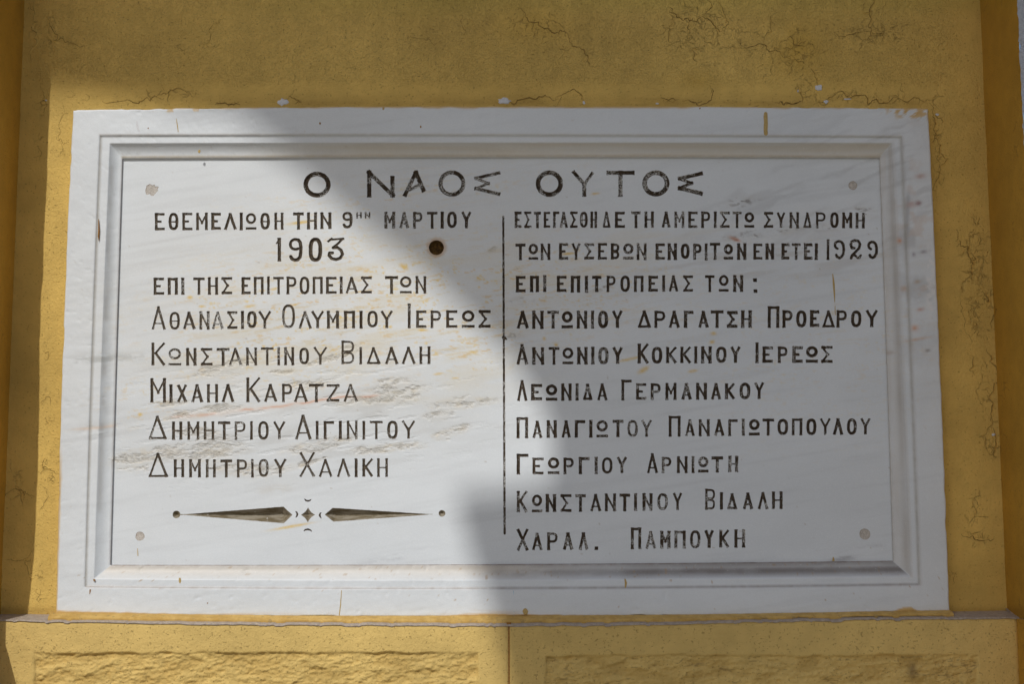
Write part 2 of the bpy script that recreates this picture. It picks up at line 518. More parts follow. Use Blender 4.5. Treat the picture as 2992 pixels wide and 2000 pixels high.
# mortar in the vertical joint
x0, x1 = jx - .003, jx + .003
v = [(x0, LY + .0022, 1.2), (x1, LY + .0022, 1.2), (x1, LY + .0022, 1.4775), (x0, LY + .0022, 1.4775),
     (x0, LY + .02, 1.2), (x1, LY + .02, 1.2), (x1, LY + .02, 1.4775), (x0, LY + .02, 1.4775)]
build("joint_mortar", v, [np.array([[0, 1, 2, 3], [3, 2, 6, 7], [0, 3, 7, 4], [1, 5, 6, 2]])], M_brown, wall, False)
# weathered top of the ledge
xs = np.arange(-.80, .73, .002)
bx, bz = un(np.array([-60, 163, 900, 1500, 2775, 2950, 3060]), np.array([1796, 1796, 1803, 1803, 1788, 1785, 1785]) * 1.0, 0.0)
back = np.interp(xs, bx, bz)
fr = arris(xs)
rows = []
for i, a in enumerate(np.linspace(0, 1, 26)):
    y = .004 + (LY + .0008 - .004) * a
    z = back + (fr + .0006 - back) * a ** 1.15 + .0012 * (fbm(xs * 90, a * 6 + xs * 0, 55) - .5) * (1 - a)
    rows.append(np.stack([xs, np.full_like(xs, y), z], 1))
nb = .0014 + .0012 * fbm(xs * 60, xs * 0, 59, 4) + .0008 * sstep(.3, .6, fbm(xs * 9, xs * 0, 60))
for dy, dz in ((-.0003, .15), (-.0007, .55), (-.0008, .9), (.0012, 1.05)):
    rows.append(np.stack([xs, np.full_like(xs, LY + dy) - .0003 * fbm(xs * 200, xs * 0 + dz, 62), fr + .0006 - nb * dz], 1))
build("ledge_top", np.array(rows).reshape(-1, 3), [grid_faces(30, len(xs), True)], M_grey, wall, True)
# right hand plinth of the jamb, painted
z0 = np.linspace(1.2, 1.4805, 90)
ys = np.linspace(LY + .002, -.30, 60)
Yg, Zg = np.meshgrid(ys, z0, indexing='ij')
V = np.stack([.7085 + .001 * (fbm(Yg * 60, Zg * 60, 57) - .5), Yg, Zg], -1).reshape(-1, 3)
one = np.ones((len(V), 3))
build("jamb_plinth", V, [grid_faces(60, 90, False)], M_jamb, wall, True, {'pigment': one, 'craze': np.full(len(V), .5), 'stipple': np.full(len(V), .3)})
V2 = np.array([(.7085, LY, 1.4805), (.7085, -.3, 1.4805), (.9, -.3, 1.4845), (.9, LY, 1.4845), (.7085, 0, 1.492), (.9, 0, 1.492)])
build("plinth_top", V2, [np.array([[0, 1, 2, 3], [4, 0, 3, 5]])], M_grey, wall, False)
# left hand plinth of the jamb
V = np.stack([-.7215 + .001 * (fbm(Yg * 60, Zg * 60, 58) - .5), Yg, Zg - .0015], -1).reshape(-1, 3)
build("jamb_plinth", V, [grid_faces(60, 90, True)], M_jamb, wall, True, {'pigment': one, 'craze': np.full(len(V), .5), 'stipple': np.full(len(V), .3)})
V2 = np.array([(-.7215, LY, 1.479), (-.7215, -.3, 1.479), (-.95, -.3, 1.482), (-.95, LY, 1.482), (-.95, -.3, 1.2), (-.7215, -.3, 1.2)])
build("plinth_top", V2, [np.array([[0, 3, 2, 1], [1, 2, 4, 5]])], M_grey, wall, False)

# ---- cracks: thin lipped fissures in the paint film
rng = np.random.default_rng(4)
CV, CF = [], []
LV, LF = [], []
def fissure(pts, w0, y=0.0, jit=.18, depth=3, branch=True):
    pts = np.array(pts, float)
    for _ in range(depth):
        m = (pts[1:] + pts[:-1]) / 2
        L = np.linalg.norm(pts[1:] - pts[:-1], axis=1)
        m = m + rng.normal(0, 1, m.shape) * (L * jit)[:, None]
        q = np.empty((len(pts) + len(m), 2)); q[0::2] = pts; q[1::2] = m; pts = q
    x, z = un(pts[:, 0], pts[:, 1], y)
    P = np.stack([x, z], 1)
    T = np.gradient(P, axis=0); T /= (np.linalg.norm(T, axis=1)[:, None] + 1e-9)
    N = np.stack([-T[:, 1], T[:, 0]], 1)
    s = np.linspace(0, 1, len(P))
    wd = w0 * (.25 + .75 * np.sin(np.pi * np.clip(s, .02, .98)) ** .6) * rng.uniform(.4, 1.25, len(P)) * .00017
    b = sum(len(a) for a in CV)
    yy = wavy(P[:, 0], P[:, 1]) + y
    L = np.stack([P[:, 0] + N[:, 0] * wd, yy - .0003, P[:, 1] + N[:, 1] * wd], 1)
    Rr = np.stack([P[:, 0] - N[:, 0] * wd, yy - .0003, P[:, 1] - N[:, 1] * wd], 1)
    CV.append(np.stack([L, Rr], 1).reshape(-1, 3))
    i = np.arange(len(P) - 1) * 2 + b
    CF.append(np.stack([i, i + 1, i + 3, i + 2], 1))
    if branch and w0 >= 2:
        off = rng.uniform(.0016, .0034) * np.clip(np.sin(np.pi * s), .15, 1) * rng.uniform(.6, 1.2, len(P))
        hh = .0013 * np.sin(np.pi * s) * rng.uniform(.3, 1, len(P))
        a_ = np.stack([P[:, 0] + N[:, 0] * wd, yy - .0002 - hh, P[:, 1] + N[:, 1] * wd], 1)
        b_ = np.stack([P[:, 0] + N[:, 0] * (wd + off), yy + .0001, P[:, 1] + N[:, 1] * (wd + off)], 1)
        b0 = sum(len(q) for q in LV)
        LV.append(np.stack([a_, b_], 1).reshape(-1, 3))
        i2 = np.arange(len(P) - 1) * 2 + b0
        LF.append(np.stack([i2, i2 + 1, i2 + 3, i2 + 2], 1))
    if branch:
        for _ in range(max(1, len(pts) // 14)):
            kx = rng.integers(2, len(pts) - 1)
            a = rng.uniform(0, 2 * math.pi); l = rng.uniform(8, 34)
            p0 = pts[kx]; p1 = p0 + l * np.array([math.cos(a), math.sin(a)])
            fissure([p0, p1], w0 * .55, y, .22, 2, False)

for pts, wd in [
    ([(100, 0), (102, 40), (92, 78), (107, 95), (105, 130), (92, 180)], 2.2), ([(141, 54), (150, 78), (158, 118), (200, 120), (250, 135)], 2.6),
    ([(508, 137), (528, 140), (540, 158)], 1.8), ([(655, 55), (610, 90), (600, 125), (585, 127)], 2),
    ([(1183, 115), (1240, 112), (1290, 118)], 1.6), ([(1350, 40), (1362, 90), (1335, 130)], 1.4),
    ([(1532, 35), (1556, 65), (1600, 82), (1642, 92), (1660, 100)], 3.4), ([(1660, 100), (1672, 132), (1705, 145), (1718, 180), (1727, 196)], 3.0),
    ([(1660, 155), (1632, 142), (1672, 132)], 1.6), ([(1956, 20), (1962, 38), (1990, 54), (2018, 58), (2052, 48)], 4.2),
    ([(2018, 58), (2015, 95)], 3), ([(1962, 45), (1955, 90), (1962, 130)], 2), ([(2052, 48), (2080, 20), (2070, 0)], 3),
    ([(2052, 48), (2066, 52), (2090, 82), (2108, 92)], 3), ([(2108, 92), (2130, 70), (2110, 20), (2100, 0)], 2.6),
    ([(2050, 150), (2025, 140), (2025, 170), (2040, 180)], 2), ([(2140, 135), (2220, 127), (2240, 135), (2270, 148), (2300, 165)], 2.8),
    ([(2262, 40), (2250, 70), (2232, 110)], 2), ([(2300, 110), (2318, 122), (2350, 135)], 2.4), ([(2310, 160), (2330, 180), (2350, 180), (2352, 150)], 2),
    ([(2370, 200), (2386, 232), (2390, 250)], 2.2), ([(2548, 0), (2540, 42), (2546, 90), (2540, 120)], 3), ([(2440, 98), (2500, 95), (2545, 93)], 2.2),
    ([(2545, 93), (2575, 95), (2582, 122)], 2), ([(2545, 42), (2520, 30), (2525, 8)], 2), ([(2560, 40), (2562, 28), (2590, 5)], 1.8),
    ([(455, 285), (480, 272), (498, 262), (545, 270), (582, 275)], 2), ([(300, 295), (380, 294), (440, 297), (480, 292)], 2.2),
    ([(190, 280), (210, 285), (222, 278)], 1.4), ([(250, 275), (262, 285), (256, 295)], 1.4), ([(630, 307), (665, 305), (690, 302), (702, 306)], 5),
    ([(815, 298), (845, 280), (870, 292), (880, 300), (862, 306)], 3), ([(1480, 286), (1560, 290), (1620, 294)], 4), ([(1620, 294), (1645, 275), (1692, 272), (1700, 285), (1712, 300)], 2.6),
    ([(1930, 285), (1950, 292), (1985, 290)], 3), ([(1992, 295), (2030, 300), (2070, 297), (2085, 265), (2075, 250)], 4), ([(2265, 300), (2290, 307), (2330, 300), (2342, 296)], 5),
    ([(2380, 302), (2400, 300), (2430, 285), (2480, 288), (2560, 290), (2640, 296), (2715, 294), (2738, 276)], 2.4), ([(2330, 240), (2340, 270), (2345, 300)], 2),
    ([(2440, 290), (2470, 272), (2450, 262)], 1.6), ([(2625, 240), (2630, 262), (2640, 290)], 1.6), ([(2715, 300), (2725, 340), (2730, 400), (2745, 450), (2742, 520), (2735, 570)], 2.4),
    ([(2730, 330), (2748, 345), (2750, 360)], 2.5), ([(2745, 450), (2760, 520), (2750, 545)], 1.6), ([(2800, 700), (2805, 720), (2830, 750), (2838, 780), (2840, 830)], 3.6),
    ([(2790, 705), (2800, 690), (2795, 670)], 2.4), ([(2838, 740), (2850, 760), (2835, 770)], 3), ([(2870, 850), (2888, 880), (2870, 870)], 4), ([(2810, 840), (2812, 900), (2820, 970), (2835, 1010)], 1.8),
    ([(2880, 1020), (2898, 1050), (2905, 1120), (2898, 1200), (2900, 1240)], 3), ([(2895, 1250), (2905, 1320), (2900, 1350)], 2.6), ([(2830, 1040), (2832, 1080), (2850, 1100)], 2),
    ([(2808, 1562), (2840, 1568), (2858, 1580), (2905, 1568)], 4), ([(2850, 1440), (2860, 1480), (2840, 1540)], 1.8), ([(2795, 1672), (2785, 1690), (2790, 1705)], 1.8),
    ([(80, 1440), (70, 1450), (45, 1420)], 2), ([(15, 1450), (40, 1430), (60, 1432), (80, 1445), (100, 1455)], 2.6), ([(95, 1610), (85, 1680), (90, 1700)], 2),
    ([(30, 1635), (60, 1640), (90, 1635)], 2), ([(118, 250), (128, 270), (125, 290), (140, 305), (130, 330)], 2.4), ([(110, 430), (118, 440), (115, 470)], 1.8),
    ([(165, 400), (178, 405), (182, 420), (190, 416)], 1.6), ([(182, 300), (178, 350), (170, 400), (165, 460)], 1.4), ([(120, 1370), (150, 1372), (120, 1390)], 2.4),
    ([(125, 1375), (122, 1360), (135, 1340)], 2), ([(115, 1720), (112, 1760), (140, 1750)], 1.6), ([(130, 1032), (142, 1030), (140, 1052)], 2), ([(120, 1180), (140, 1160), (150, 1185)], 1.8),
    ([(135, 1215), (140, 1240)], 2.4), ([(122, 1420), (128, 1480), (118, 1490)], 1.8)]:
    fissure(pts, wd)
fo = build("crack", np.concatenate(CV), [np.concatenate(CF)], M_crack, wall, False)
fo['kind'] = 'stuff'
LVc = np.concatenate(LV)
lpx, lpy = proj(LVc[:, 0], LVc[:, 1], LVc[:, 2])
lp, lc, ls = wall_attrs(lpx, lpy)
fo = build("lifted_paint", LVc, [np.concatenate(LF)], M_wall, wall, False, {'pigment': lp, 'craze': lc * 0, 'stipple': ls})
fo['kind'] = 'stuff'
CV2 = len(CV)
# chips where the white undercoat shows
def chip(name, cx, cy, rx, ry, mat, seed, parent, y=-.0011, n=14, rot=0., rag=.28):
    r = np.random.default_rng(seed)
    a = np.linspace(0, 2 * math.pi, n, endpoint=False)
    rr = 1 + rag * (r.random(n) - .5) * 2
    u = np.cos(a) * rr * rx; v_ = np.sin(a) * rr * ry
    X, Z = un(cx + u * math.cos(rot) - v_ * math.sin(rot), cy + u * math.sin(rot) + v_ * math.cos(rot), y)
    X2, Z2 = un(cx + .8 * (u * math.cos(rot) - v_ * math.sin(rot)), cy + .8 * (u * math.sin(rot) + v_ * math.cos(rot)), y)
    yb = y + .0009
    A = np.stack([X, np.full(n, yb), Z], 1); B = np.stack([X2, np.full(n, y), Z2], 1)
    i = np.arange(n); j = (i + 1) % n
    return build(name, np.concatenate([A, B]), [np.stack([i, i + n, j + n, j], 1), (np.arange(n) + n)[None, ::-1][:, ::-1]], mat, parent, False)
for i, c in enumerate([(827, 298, 15, 10), (1474, 294, 17, 9), (2393, 255, 10, 9), (2414, 297, 7, 5), (2476, 289, 10, 2.5), (2920, 336, 4, 3),
                       (2903, 1271, 6, 4), (2739, 334, 6, 4), (134, 293, 3, 3), (1706, 300, 4, 5), (1920, 302, 5, 3), (2332, 265, 2, 4)]):
    chip("paint_chip", *c, M_chip, 100 + i, wall)

# ------------------------------------------------------------------ the marble plaque
plaque = empty("marble_plaque", (0, 0, 1.492),
               label="white marble plaque with moulded border and black engraved inscription standing on the ledge", cat="plaque")
YP = -.0085       # face of the sunk field
YF = -.025       # face of the border

def marks(px, py, border):
    """pigment and crystal mask of the marble from measured stains, veins and painted moulding shade"""
    n = px.shape
    a = math.radians(-9)
    u = px * math.cos(a) + py * math.sin(a); v = -px * math.sin(a) + py * math.cos(a)
    C = np.ones(n + (3,)) * np.array([.708, .745, .775])
    def lay(mask, col, k=1.0):
        nonlocal C
        m = np.clip(mask * k, 0, 1)[..., None]
        C = C * (1 - m) + np.array(col) * m
    def ell(cx, cy, rx, ry, ang=-8, p=2):
        t = math.radians(ang); dx = px - cx; dy = py - cy
        e = ((dx * math.cos(t) + dy * math.sin(t)) / rx) ** 2 + ((-dx * math.sin(t) + dy * math.cos(t)) / ry) ** 2
        return np.exp(-e ** (p / 2))
    # faint grey veining everywhere, steeper at the right
    g = fbm(u / 230, v / 15, 101, 5)
    lay(sstep(.54, .82, g) * (.3 + .9 * fbm(px / 300, py / 160, 99, 2)), (.52, .545, .565), .28)
    warp = 60 * (fbm(px / 200, py / 120, 111) - .5)
    a2 = math.radians(-22)
    u2 = px * math.cos(a2) + py * math.sin(a2); v2 = -px * math.sin(a2) + py * math.cos(a2) + warp
    g2 = fbm(u2 / 150, v2 / 24, 103, 5)
    lay(sstep(.54, .72, g2) * np.clip(ell(2380, 560, 420, 170, -20) + ell(2640, 600, 110, 350, 0), 0, 1), (.46, .475, .49), .42)
    lay(sstep(.5, .7, fbm(u / 120, v / 20, 104)) * ell(2250, 760, 420, 60, -4), (.50, .48, .45), .5)
    lay(sstep(.5, .75, fbm(u / 160, v / 12, 105)) * ell(520, 800, 380, 330, -8), (.52, .54, .56), .30)
    lay(ell(560, 690, 220, 4, -10) * .5 + ell(470, 760, 200, 4, -9) * .4, (.52, .54, .56))
    lay(sstep(.45, .7, fbm(u / 90, v / 14, 106)) * ell(2500, 1620, 130, 14, -18), (.42, .43, .45), .9)
    lay(sstep(.45, .7, fbm(u / 60, v / 12, 107)) * ell(1150, 1630, 90, 12, -12), (.45, .47, .5), .7)
    lay(sstep(.5, .62, fbm(u / 60, v / 10, 108)) * ell(300, 1050, 140, 14, -4), (.40, .42, .42), .8)
    # taupe crystalline seam under the last names of the left column
    seam = np.zeros(n)
    for e in [(1148, 1130, 62, 26, -20), (1190, 1140, 60, 22, -8), (1345, 1180, 100, 17, -6), (1110, 1172, 130, 14, -4), (1278, 1212, 42, 18, -10),
              (1320, 1262, 55, 15, -18), (1120, 1312, 110, 13, -6), (980, 1290, 60, 17, -10), (1290, 1275, 30, 12, 0), (460, 1330, 130, 26, -8), (600, 1320, 110, 30, -8), (380, 1350, 60, 28, 0), (700, 1370, 90, 24, 8),
              (780, 1380, 60, 16, -10), (870, 1362, 80, 10, -16), (540, 1218, 70, 14, -8), (640, 1195, 60, 14, -6), (620, 1085, 60, 16, -20), (700, 1060, 60, 14, -12), (500, 1180, 50, 10, -6),
              (900, 1125, 70, 16, -8), (955, 1050, 60, 12, -14), (1010, 1035, 40, 12, -14), (830, 1090, 40, 10, 0), (905, 1310, 80, 16, -6), (560, 1262, 60, 14, 0), (630, 1280, 50, 16, 0), (1040, 1010, 40, 9, -12),
              (1735, 853, 24, 7, -10), (1775, 838, 14, 4, -10), (1440, 728, 14, 8, -10), (1500, 982, 40, 7, 0)]:
        seam = np.maximum(seam, ell(*e, p=2.6))
    nz = .55 * fbm(u / 42, v / 12, 120, 5) + .45 * fbm(u / 13, v / 6, 121, 4)
    seamz = sstep(.45, .69, nz + .20 * seam - .11) * sstep(.05, .5, seam + .5 * (fbm(u / 30, v / 10, 119) - .5))
    lay(sstep(.03, .6, seam), (.62, .60, .55), .35)
    lay(seamz, (.56, .53, .465), .55)
    lay(seamz * sstep(.50, .66, fbm(u / 8, v / 4, 118, 3)), (.37, .34, .285), .34)
    lay(seamz * sstep(.52, .68, fbm(u / 9, v / 5, 117, 3)), (.80, .78, .72), .7)
    lay(seam * sstep(.55, .75, fbm(u / 30, v / 8, 116, 4)), (.66, .55, .36), .45)
    crystal = seamz * .9
    big = ell(850, 1220, 620, 190, -4, 3)
    lay(big * sstep(.52, .7, fbm(u / 150, v / 24, 122)), (.50, .50, .49), .40)
    lay(ell(1290, 1235, 110, 40, -14) + ell(640, 1290, 260, 36, -8) * .8, (.55, .565, .57), .42)
    crystal = np.maximum(crystal, big * sstep(.60, .74, fbm(u / 70, v / 12, 123, 5)) * .45)
    lay(ell(950, 900, 700, 380, -6) * (.4 + .6 * fbm(px / 200, py / 120, 129)), (.745, .725, .67), .65)
    # warm cream clouds and ochre flecks
    cream = np.clip(ell(1100, 960, 420, 110, -10) + ell(950, 800, 500, 80, -8) * .7 + ell(1300, 1090, 260, 90, -4) * .7 + ell(1750, 790, 330, 50, -6) * .7 + ell(700, 1010, 250, 60, -8) * .6 + ell(1900, 690, 500, 40, -4) * .4, 0, 1)
    lay(cream * sstep(.42, .72, fbm(u / 170, v / 26, 130)), (.70, .64, .50), .55)
    och = np.clip(ell(1000, 900, 520, 210, -8, 3) + ell(1650, 850, 330, 150, -6, 3) * .55 + ell(420, 1180, 120, 60, -6) * .7 + ell(2400, 1000, 380, 260, 0) * .3 + ell(1150, 560, 420, 50, -6) * .5 + ell(1380, 1030, 90, 60, 0), 0, 1)
    lay(och * sstep(.665, .80, fbm(u / 26, v / 6.5, 131, 4)), (.70, .50, .22), .8)
    lay(och * sstep(.60, .76, fbm(u / 60, v / 6, 132, 4)), (.66, .56, .37), .6)
    lay(och * sstep(.70, .80, fbm(u / 9, v / 5, 133, 2)) * sstep(.5, .62, fbm(u / 60, v / 30, 135, 2)), (.74, .54, .16), .85)
    for (cx, cy, rx, ry, an) in [(730, 895, 16, 4, -8), (590, 896, 9, 4, -8), (410, 1212, 7, 5, 0), (1140, 956, 6, 4, 0), (1382, 1030, 14, 4, 4), (1282, 1093, 14, 3, -8), (1330, 1106, 12, 2.5, -8), (1840, 1050, 36, 4, -12), (1880, 1082, 18, 7, -30),
                                 (555, 870, 8, 6, 0), (1180, 780, 14, 7, 30), (1660, 742, 22, 4, -6), (2081, 1000, 8, 5, -20), (2085, 975, 9, 5, 0), (800, 845, 12, 4, -10), (2025, 1085, 14, 4, -10), (1740, 566, 12, 3, -8), (850, 1540, 60, 4, -10), (1235, 965, 15, 4, 0), (880, 650, 40, 5, -8), (1590, 990, 5, 5, 0), (1625, 1008, 6, 5, 0)]:
        lay(ell(cx, cy, rx, ry, an, 3) * (.5 + .8 * fbm(px / 7, py / 5, 134)), (.73, .51, .14), .92)
    # red iron veins
    rv = np.array([(480, 1223), (560, 1216), (600, 1213), (650, 1209), (700, 1199), (745, 1196), (820, 1188), (855, 1181), (900, 1177), (945, 1168), (1010, 1160), (1060, 1160), (1110, 1157)], float)
    yv = np.interp(px, rv[:, 0], rv[:, 1]) + 5 * (fbm(px / 18, py * 0, 140) - .5)
    on = sstep(470, 560, px) * sstep(1120, 1080, px)
    lay(np.exp(-((py - yv) / 2.3) ** 2) * on * sstep(.3, .6, fbm(px / 30, py * 0, 141)), (.66, .26, .13), .85)
    lay(np.exp(-((py - yv) / 8) ** 2) * on, (.72, .56, .44), .35)
    lay(ell(2147, 699, 17, 5.5, 22, 3), (.60, .23, .12), .9)
    yb = np.interp(px, [180, 300, 340], [1258, 1250, 1243])
    lay(np.exp(-((py - yb) / 4) ** 2) * sstep(180, 260, px) * sstep(350, 325, px), (.72, .47, .27), .45)
    # dark flecks around the damaged patch at upper right
    cr = np.clip(ell(2200, 690, 110, 14, -8) + ell(2390, 668, 60, 9, 0) + ell(2520, 612, 22, 6, 0) + ell(2060, 735, 30, 7, -5) + ell(2170, 590, 40, 14, -10) + ell(2540, 630, 24, 10, 0) * .8 + ell(1520, 880, 30, 10, 0), 0, 1)
    lay(cr * sstep(.60, .74, fbm(u / 18, v / 5, 150, 4)), (.16, .13, .11), .8)
    lay(cr * sstep(.45, .7, fbm(u / 40, v / 9, 151, 4)), (.48, .44, .38), .5)
    crystal = np.maximum(crystal, cr * .35)
    # smudge
    lay(ell(805, 1432, 55, 16, -4, 5) * sstep(.35, .6, fbm(px / 30, py / 5, 152)), (.60, .585, .55), .45)
    if border:
        # blotchy, reddish patch on the right border
        rp = np.clip(ell(2670, 640, 70, 230, 0) + ell(2690, 900, 50, 160, 0) * .8, 0, 1)
        lay(rp * sstep(.48, .72, fbm(px / 60, py / 70, 160, 5)), (.44, .45, .46), .50)
        lay(rp * sstep(.60, .75, fbm(px / 34, py / 40, 161, 4)), (.60, .50, .43), .45)
        lay(np.exp(-((px - 2652 - (py - 600) * -.05) / 7) ** 2) * sstep(540, 590, py) * sstep(800, 650, py) * .6, (.30, .31, .32))
        for (cx, cy, rx, ry, c) in [(2683, 594, 9, 7, (.25, .12, .12)), (2662, 598, 14, 9, (.5, .33, .3)), (2627, 704, 8, 8, (.62, .30, .16)), (2670, 744, 5, 6, (.28, .24, .28)), (2700, 736, 15, 5, (.35, .34, .37)),
                                    (2711, 1025, 7, 4, (.22, .18, .16)), (2642, 845, 10, 9, (.55, .38, .28)), (2680, 824, 10, 5, (.5, .4, .3)), (2672, 960, 12, 9, (.66, .40, .28)), (2690, 905, 12, 5, (.6, .42, .36)), (2680, 992, 36, 4, (.62, .45, .33)), (2600, 1032, 10, 6, (.45, .38, .34)), (2690, 515, 16, 8, (.55, .43, .40))]:
            lay(ell(cx, cy, rx, ry, -10) * (.4 + fbm(px / 8, py / 8, 162)), c, .9)
        # tool-bruised edge
        lay(np.clip(ell(2722, 820, 18, 130, 0, 4), 0, 1) * sstep(.4, .6, fbm(px / 9, py / 12, 163)), (.80, .80, .80), .7)
        # moulding grime plus edge shade put into the colour, side by side between mitres
        SD = dict(A=[(213, 320), (2713, 317), (2775, 1788), (163, 1796)], B=[(290, 394), (2635, 398), (2688, 1711), (246, 1719)],
                  C=[(294, 399), (2631, 402), (2684, 1709), (250, 1716)], D=[(321, 419), (2606, 418), (2661, 1686), (275, 1693)],
                  E=[(355, 459), (2573, 458), (2612, 1643), (321, 1655)], F=[(359, 466), (2569, 463), (2609, 1640), (324, 1652)])
        BW = dict(A=(10, 3, 11, 6), B=(3, 2, 8, 3), C=(3, 2, 8, 3), D=(2, 2, 7, 2), E=(3, 1, 4, 1), F=(3, 1, 4, 1))
        def edge_of(side, k):
            """position of edge k on that side, as a function of the running coordinate"""
            P, Q = SD[k][side], SD[k][(side + 1) % 4]
            run = px if side in (0, 2) else py
            p0, q0 = (P[0], Q[0]) if side in (0, 2) else (P[1], Q[1])
            p1, q1 = (P[1], Q[1]) if side in (0, 2) else (P[0], Q[0])
            t = (run - p0) / (q0 - p0); tc = np.clip(t, 0, 1)
            sg = (-1, 1, 1, -1)[side]
            return p1 + (q1 - p1) * t + sg * BW[k][side] * 4 * tc * (1 - tc)
        def band(side, k0, k1):
            c = py if side in (0, 2) else px
            a0, a1 = edge_of(side, k0), edge_of(side, k1)
            t = (c - a0) / (a1 - a0)
            tt = np.clip(t, 0, 1)
            run = px if side in (0, 2) else py
            ax_ = 0 if side in (0, 2) else 1
            lo = SD[k0][side][ax_] * (1 - tt) + SD[k1][side][ax_] * tt
            hi = SD[k0][(side + 1) % 4][ax_] * (1 - tt) + SD[k1][(side + 1) % 4][ax_] * tt
            lo, hi = np.minimum(lo, hi), np.maximum(lo, hi)
            return t, sstep(-1, 2, run - lo) * sstep(-1, 2, hi - run)
        def line(side, k, wd):
            c = py if side in (0, 2) else px
            run = px if side in (0, 2) else py
            ax_ = 0 if side in (0, 2) else 1
            lo, hi = sorted((SD[k][side][ax_], SD[k][(side + 1) % 4][ax_]))
            return np.exp(-((c - edge_of(side, k)) / wd) ** 2) * sstep(-2, 1, run - lo) * sstep(-2, 1, hi - run)
        n1 = fbm(px / 90, py / 90, 190, 4); n2 = fbm(px / 14, py / 14, 191, 3)
        # bottom hollow: cream on the left, dark soot on the right
        t, m = band(2, 'D', 'E')
        inb = m * sstep(-.05, .1, t) * sstep(1.08, .96, t)
        prof = np.exp(-((t - .50) / .36) ** 2) + .65 * sstep(.80, .95, t)
        dark = .015 + .52 * sstep(1350, 1560, px) + .28 * sstep(1650, 1950, px)
        blot = sstep(.34, .60, fbm(px / 75, py / 16, 170, 4) + .14 * sstep(1900, 2200, px))
        lay(inb * (1 - .85 * sstep(1450, 1800, px)) * (.35 + .65 * sstep(0, .8, t)) * (.6 + .5 * fbm(px / 160, py / 20, 173)), (.57, .51, .425), .85)
        lay(inb * np.clip(prof, 0, 1) * dark * (.40 + .45 * sstep(1480, 1750, px) + (.60 - .45 * sstep(1480, 1750, px)) * blot), (.115, .086, .068), 1.0)
        lay(inb * sstep(.79, .86, fbm(px / 9, py / 7, 174, 2)), (.40, .27, .14), .6)
        # top hollow: yellowish film
        t, m = band(0, 'D', 'E')
        inb = m * sstep(-.1, .15, t) * sstep(1.1, .95, t)
        lay(inb * sstep(600, 1100, px) * (.35 + .9 * fbm(px / 160, py / 9, 171)), (.64, .57, .44), .62)
        t, m = band(1, 'D', 'E')
        inb = m * sstep(-.1, .15, t) * sstep(1.1, .95, t)
        lay(inb * (.30 + 1.0 * fbm(px / 8, py / 160, 172)), (.55, .50, .44), .50)
        lay(inb * np.exp(-((t - .25) / .2) ** 2) * (.2 + n1), (.40, .36, .31), .5)  # shade of the right hollow put into its colour
        t, m = band(3, 'D', 'E')
        inb = m * sstep(-.1, .15, t) * sstep(1.1, .95, t)
        lay(inb * np.exp(-((t - .20) / .22) ** 2) * sstep(.35, .6, n1), (.42, .40, .37), .45)  # shaded outer side of the left hollow darkened in the colour
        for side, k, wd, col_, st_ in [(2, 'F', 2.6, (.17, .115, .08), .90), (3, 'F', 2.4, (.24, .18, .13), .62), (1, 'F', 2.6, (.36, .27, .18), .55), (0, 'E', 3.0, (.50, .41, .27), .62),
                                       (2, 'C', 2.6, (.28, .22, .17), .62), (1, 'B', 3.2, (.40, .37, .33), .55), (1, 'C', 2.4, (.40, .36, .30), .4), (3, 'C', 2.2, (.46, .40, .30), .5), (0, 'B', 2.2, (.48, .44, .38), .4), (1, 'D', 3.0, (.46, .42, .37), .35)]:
            lay(line(side, k, wd * 1.25) * (.60 + .6 * n2), col_, min(st_ * 1.15, 1.))  # edge lines: dirt, with the step shade strengthened in the colour
        # ochre wall paint lapping over the edges
        e = fbm(px / 36, py / 20, 180, 4)
        tb = sstep(318 + 4 * ((px - 1450) / 1250) ** 2 - 0, 311, py + 9 * (fbm(px / 60, px * 0, 183) - .5))
        tb = np.maximum(tb, sstep(.66, .72, e) * sstep(332, 322, py) * np.clip(ell(520, 320, 90, 30, 0) + ell(1080, 318, 60, 20, 0), 0, 1))
        tb = np.maximum(tb, sstep(318, 313, py + 4 * (e - .5)) * sstep(1560, 1620, px) * sstep(1960, 1900, px))
        tb = np.maximum(tb, sstep(.58, .66, fbm(px / 9, py / 9, 184, 3) + .22 * ell(2700, 322, 50, 26, 0)) * ell(2655, 325, 75, 24, 6, 4))
        yl = np.interp(px, [150, 165, 350, 550, 650, 760, 900, 1000, 1180, 1290, 1340, 1450, 1560, 1800, 2100, 2300, 2560, 2610, 2640, 2665, 2680, 2775],
                       [1760, 1786, 1790, 1797, 1799, 1802, 1806, 1806, 1806, 1803, 1797, 1795, 1797, 1800, 1797, 1795, 1788, 1786, 1775, 1776, 1786, 1784])
        bb = sstep(-1.5, 2.5, py - yl - 5 * (fbm(px / 25, px * 0, 181) - .5))
        bb = np.maximum(bb, .55 * sstep(-16, 0, py - yl) * sstep(.52, .66, fbm(px / 160, py / 4, 182, 3)) * np.clip(ell(750, 1790, 220, 20, 0) + ell(1400, 1792, 150, 14, 0) + ell(2250, 1784, 130, 10, 0), 0, 1))
        le = np.interp(py, [318, 1796], [213, 163])
        lb = sstep(6, 1, px - le + 6 * (fbm(px / 9, py / 40, 185) - .5)) * sstep(1280, 1420, py) * .8
        lay(np.maximum(np.maximum(tb, bb), lb), (.60, .39, .125), .95)
        # spatter
        sp = sstep(.962, .985, vn(px / 6.5, py / 6.5, 186)) * (.25 + .75 * sstep(1655, 1700, py)) * sstep(.40, .55, vn(px / 40, py / 40, 188) + .1)
        lay(sp, (.42, .26, .10), .75)
    else:
        sp = sstep(.972, .99, vn(px / 6, py / 6, 187)) * sstep(.5, .6, vn(px / 50, py / 50, 189) + .05)
        lay(sp, (.40, .34, .26), .6)
    return C, crystal

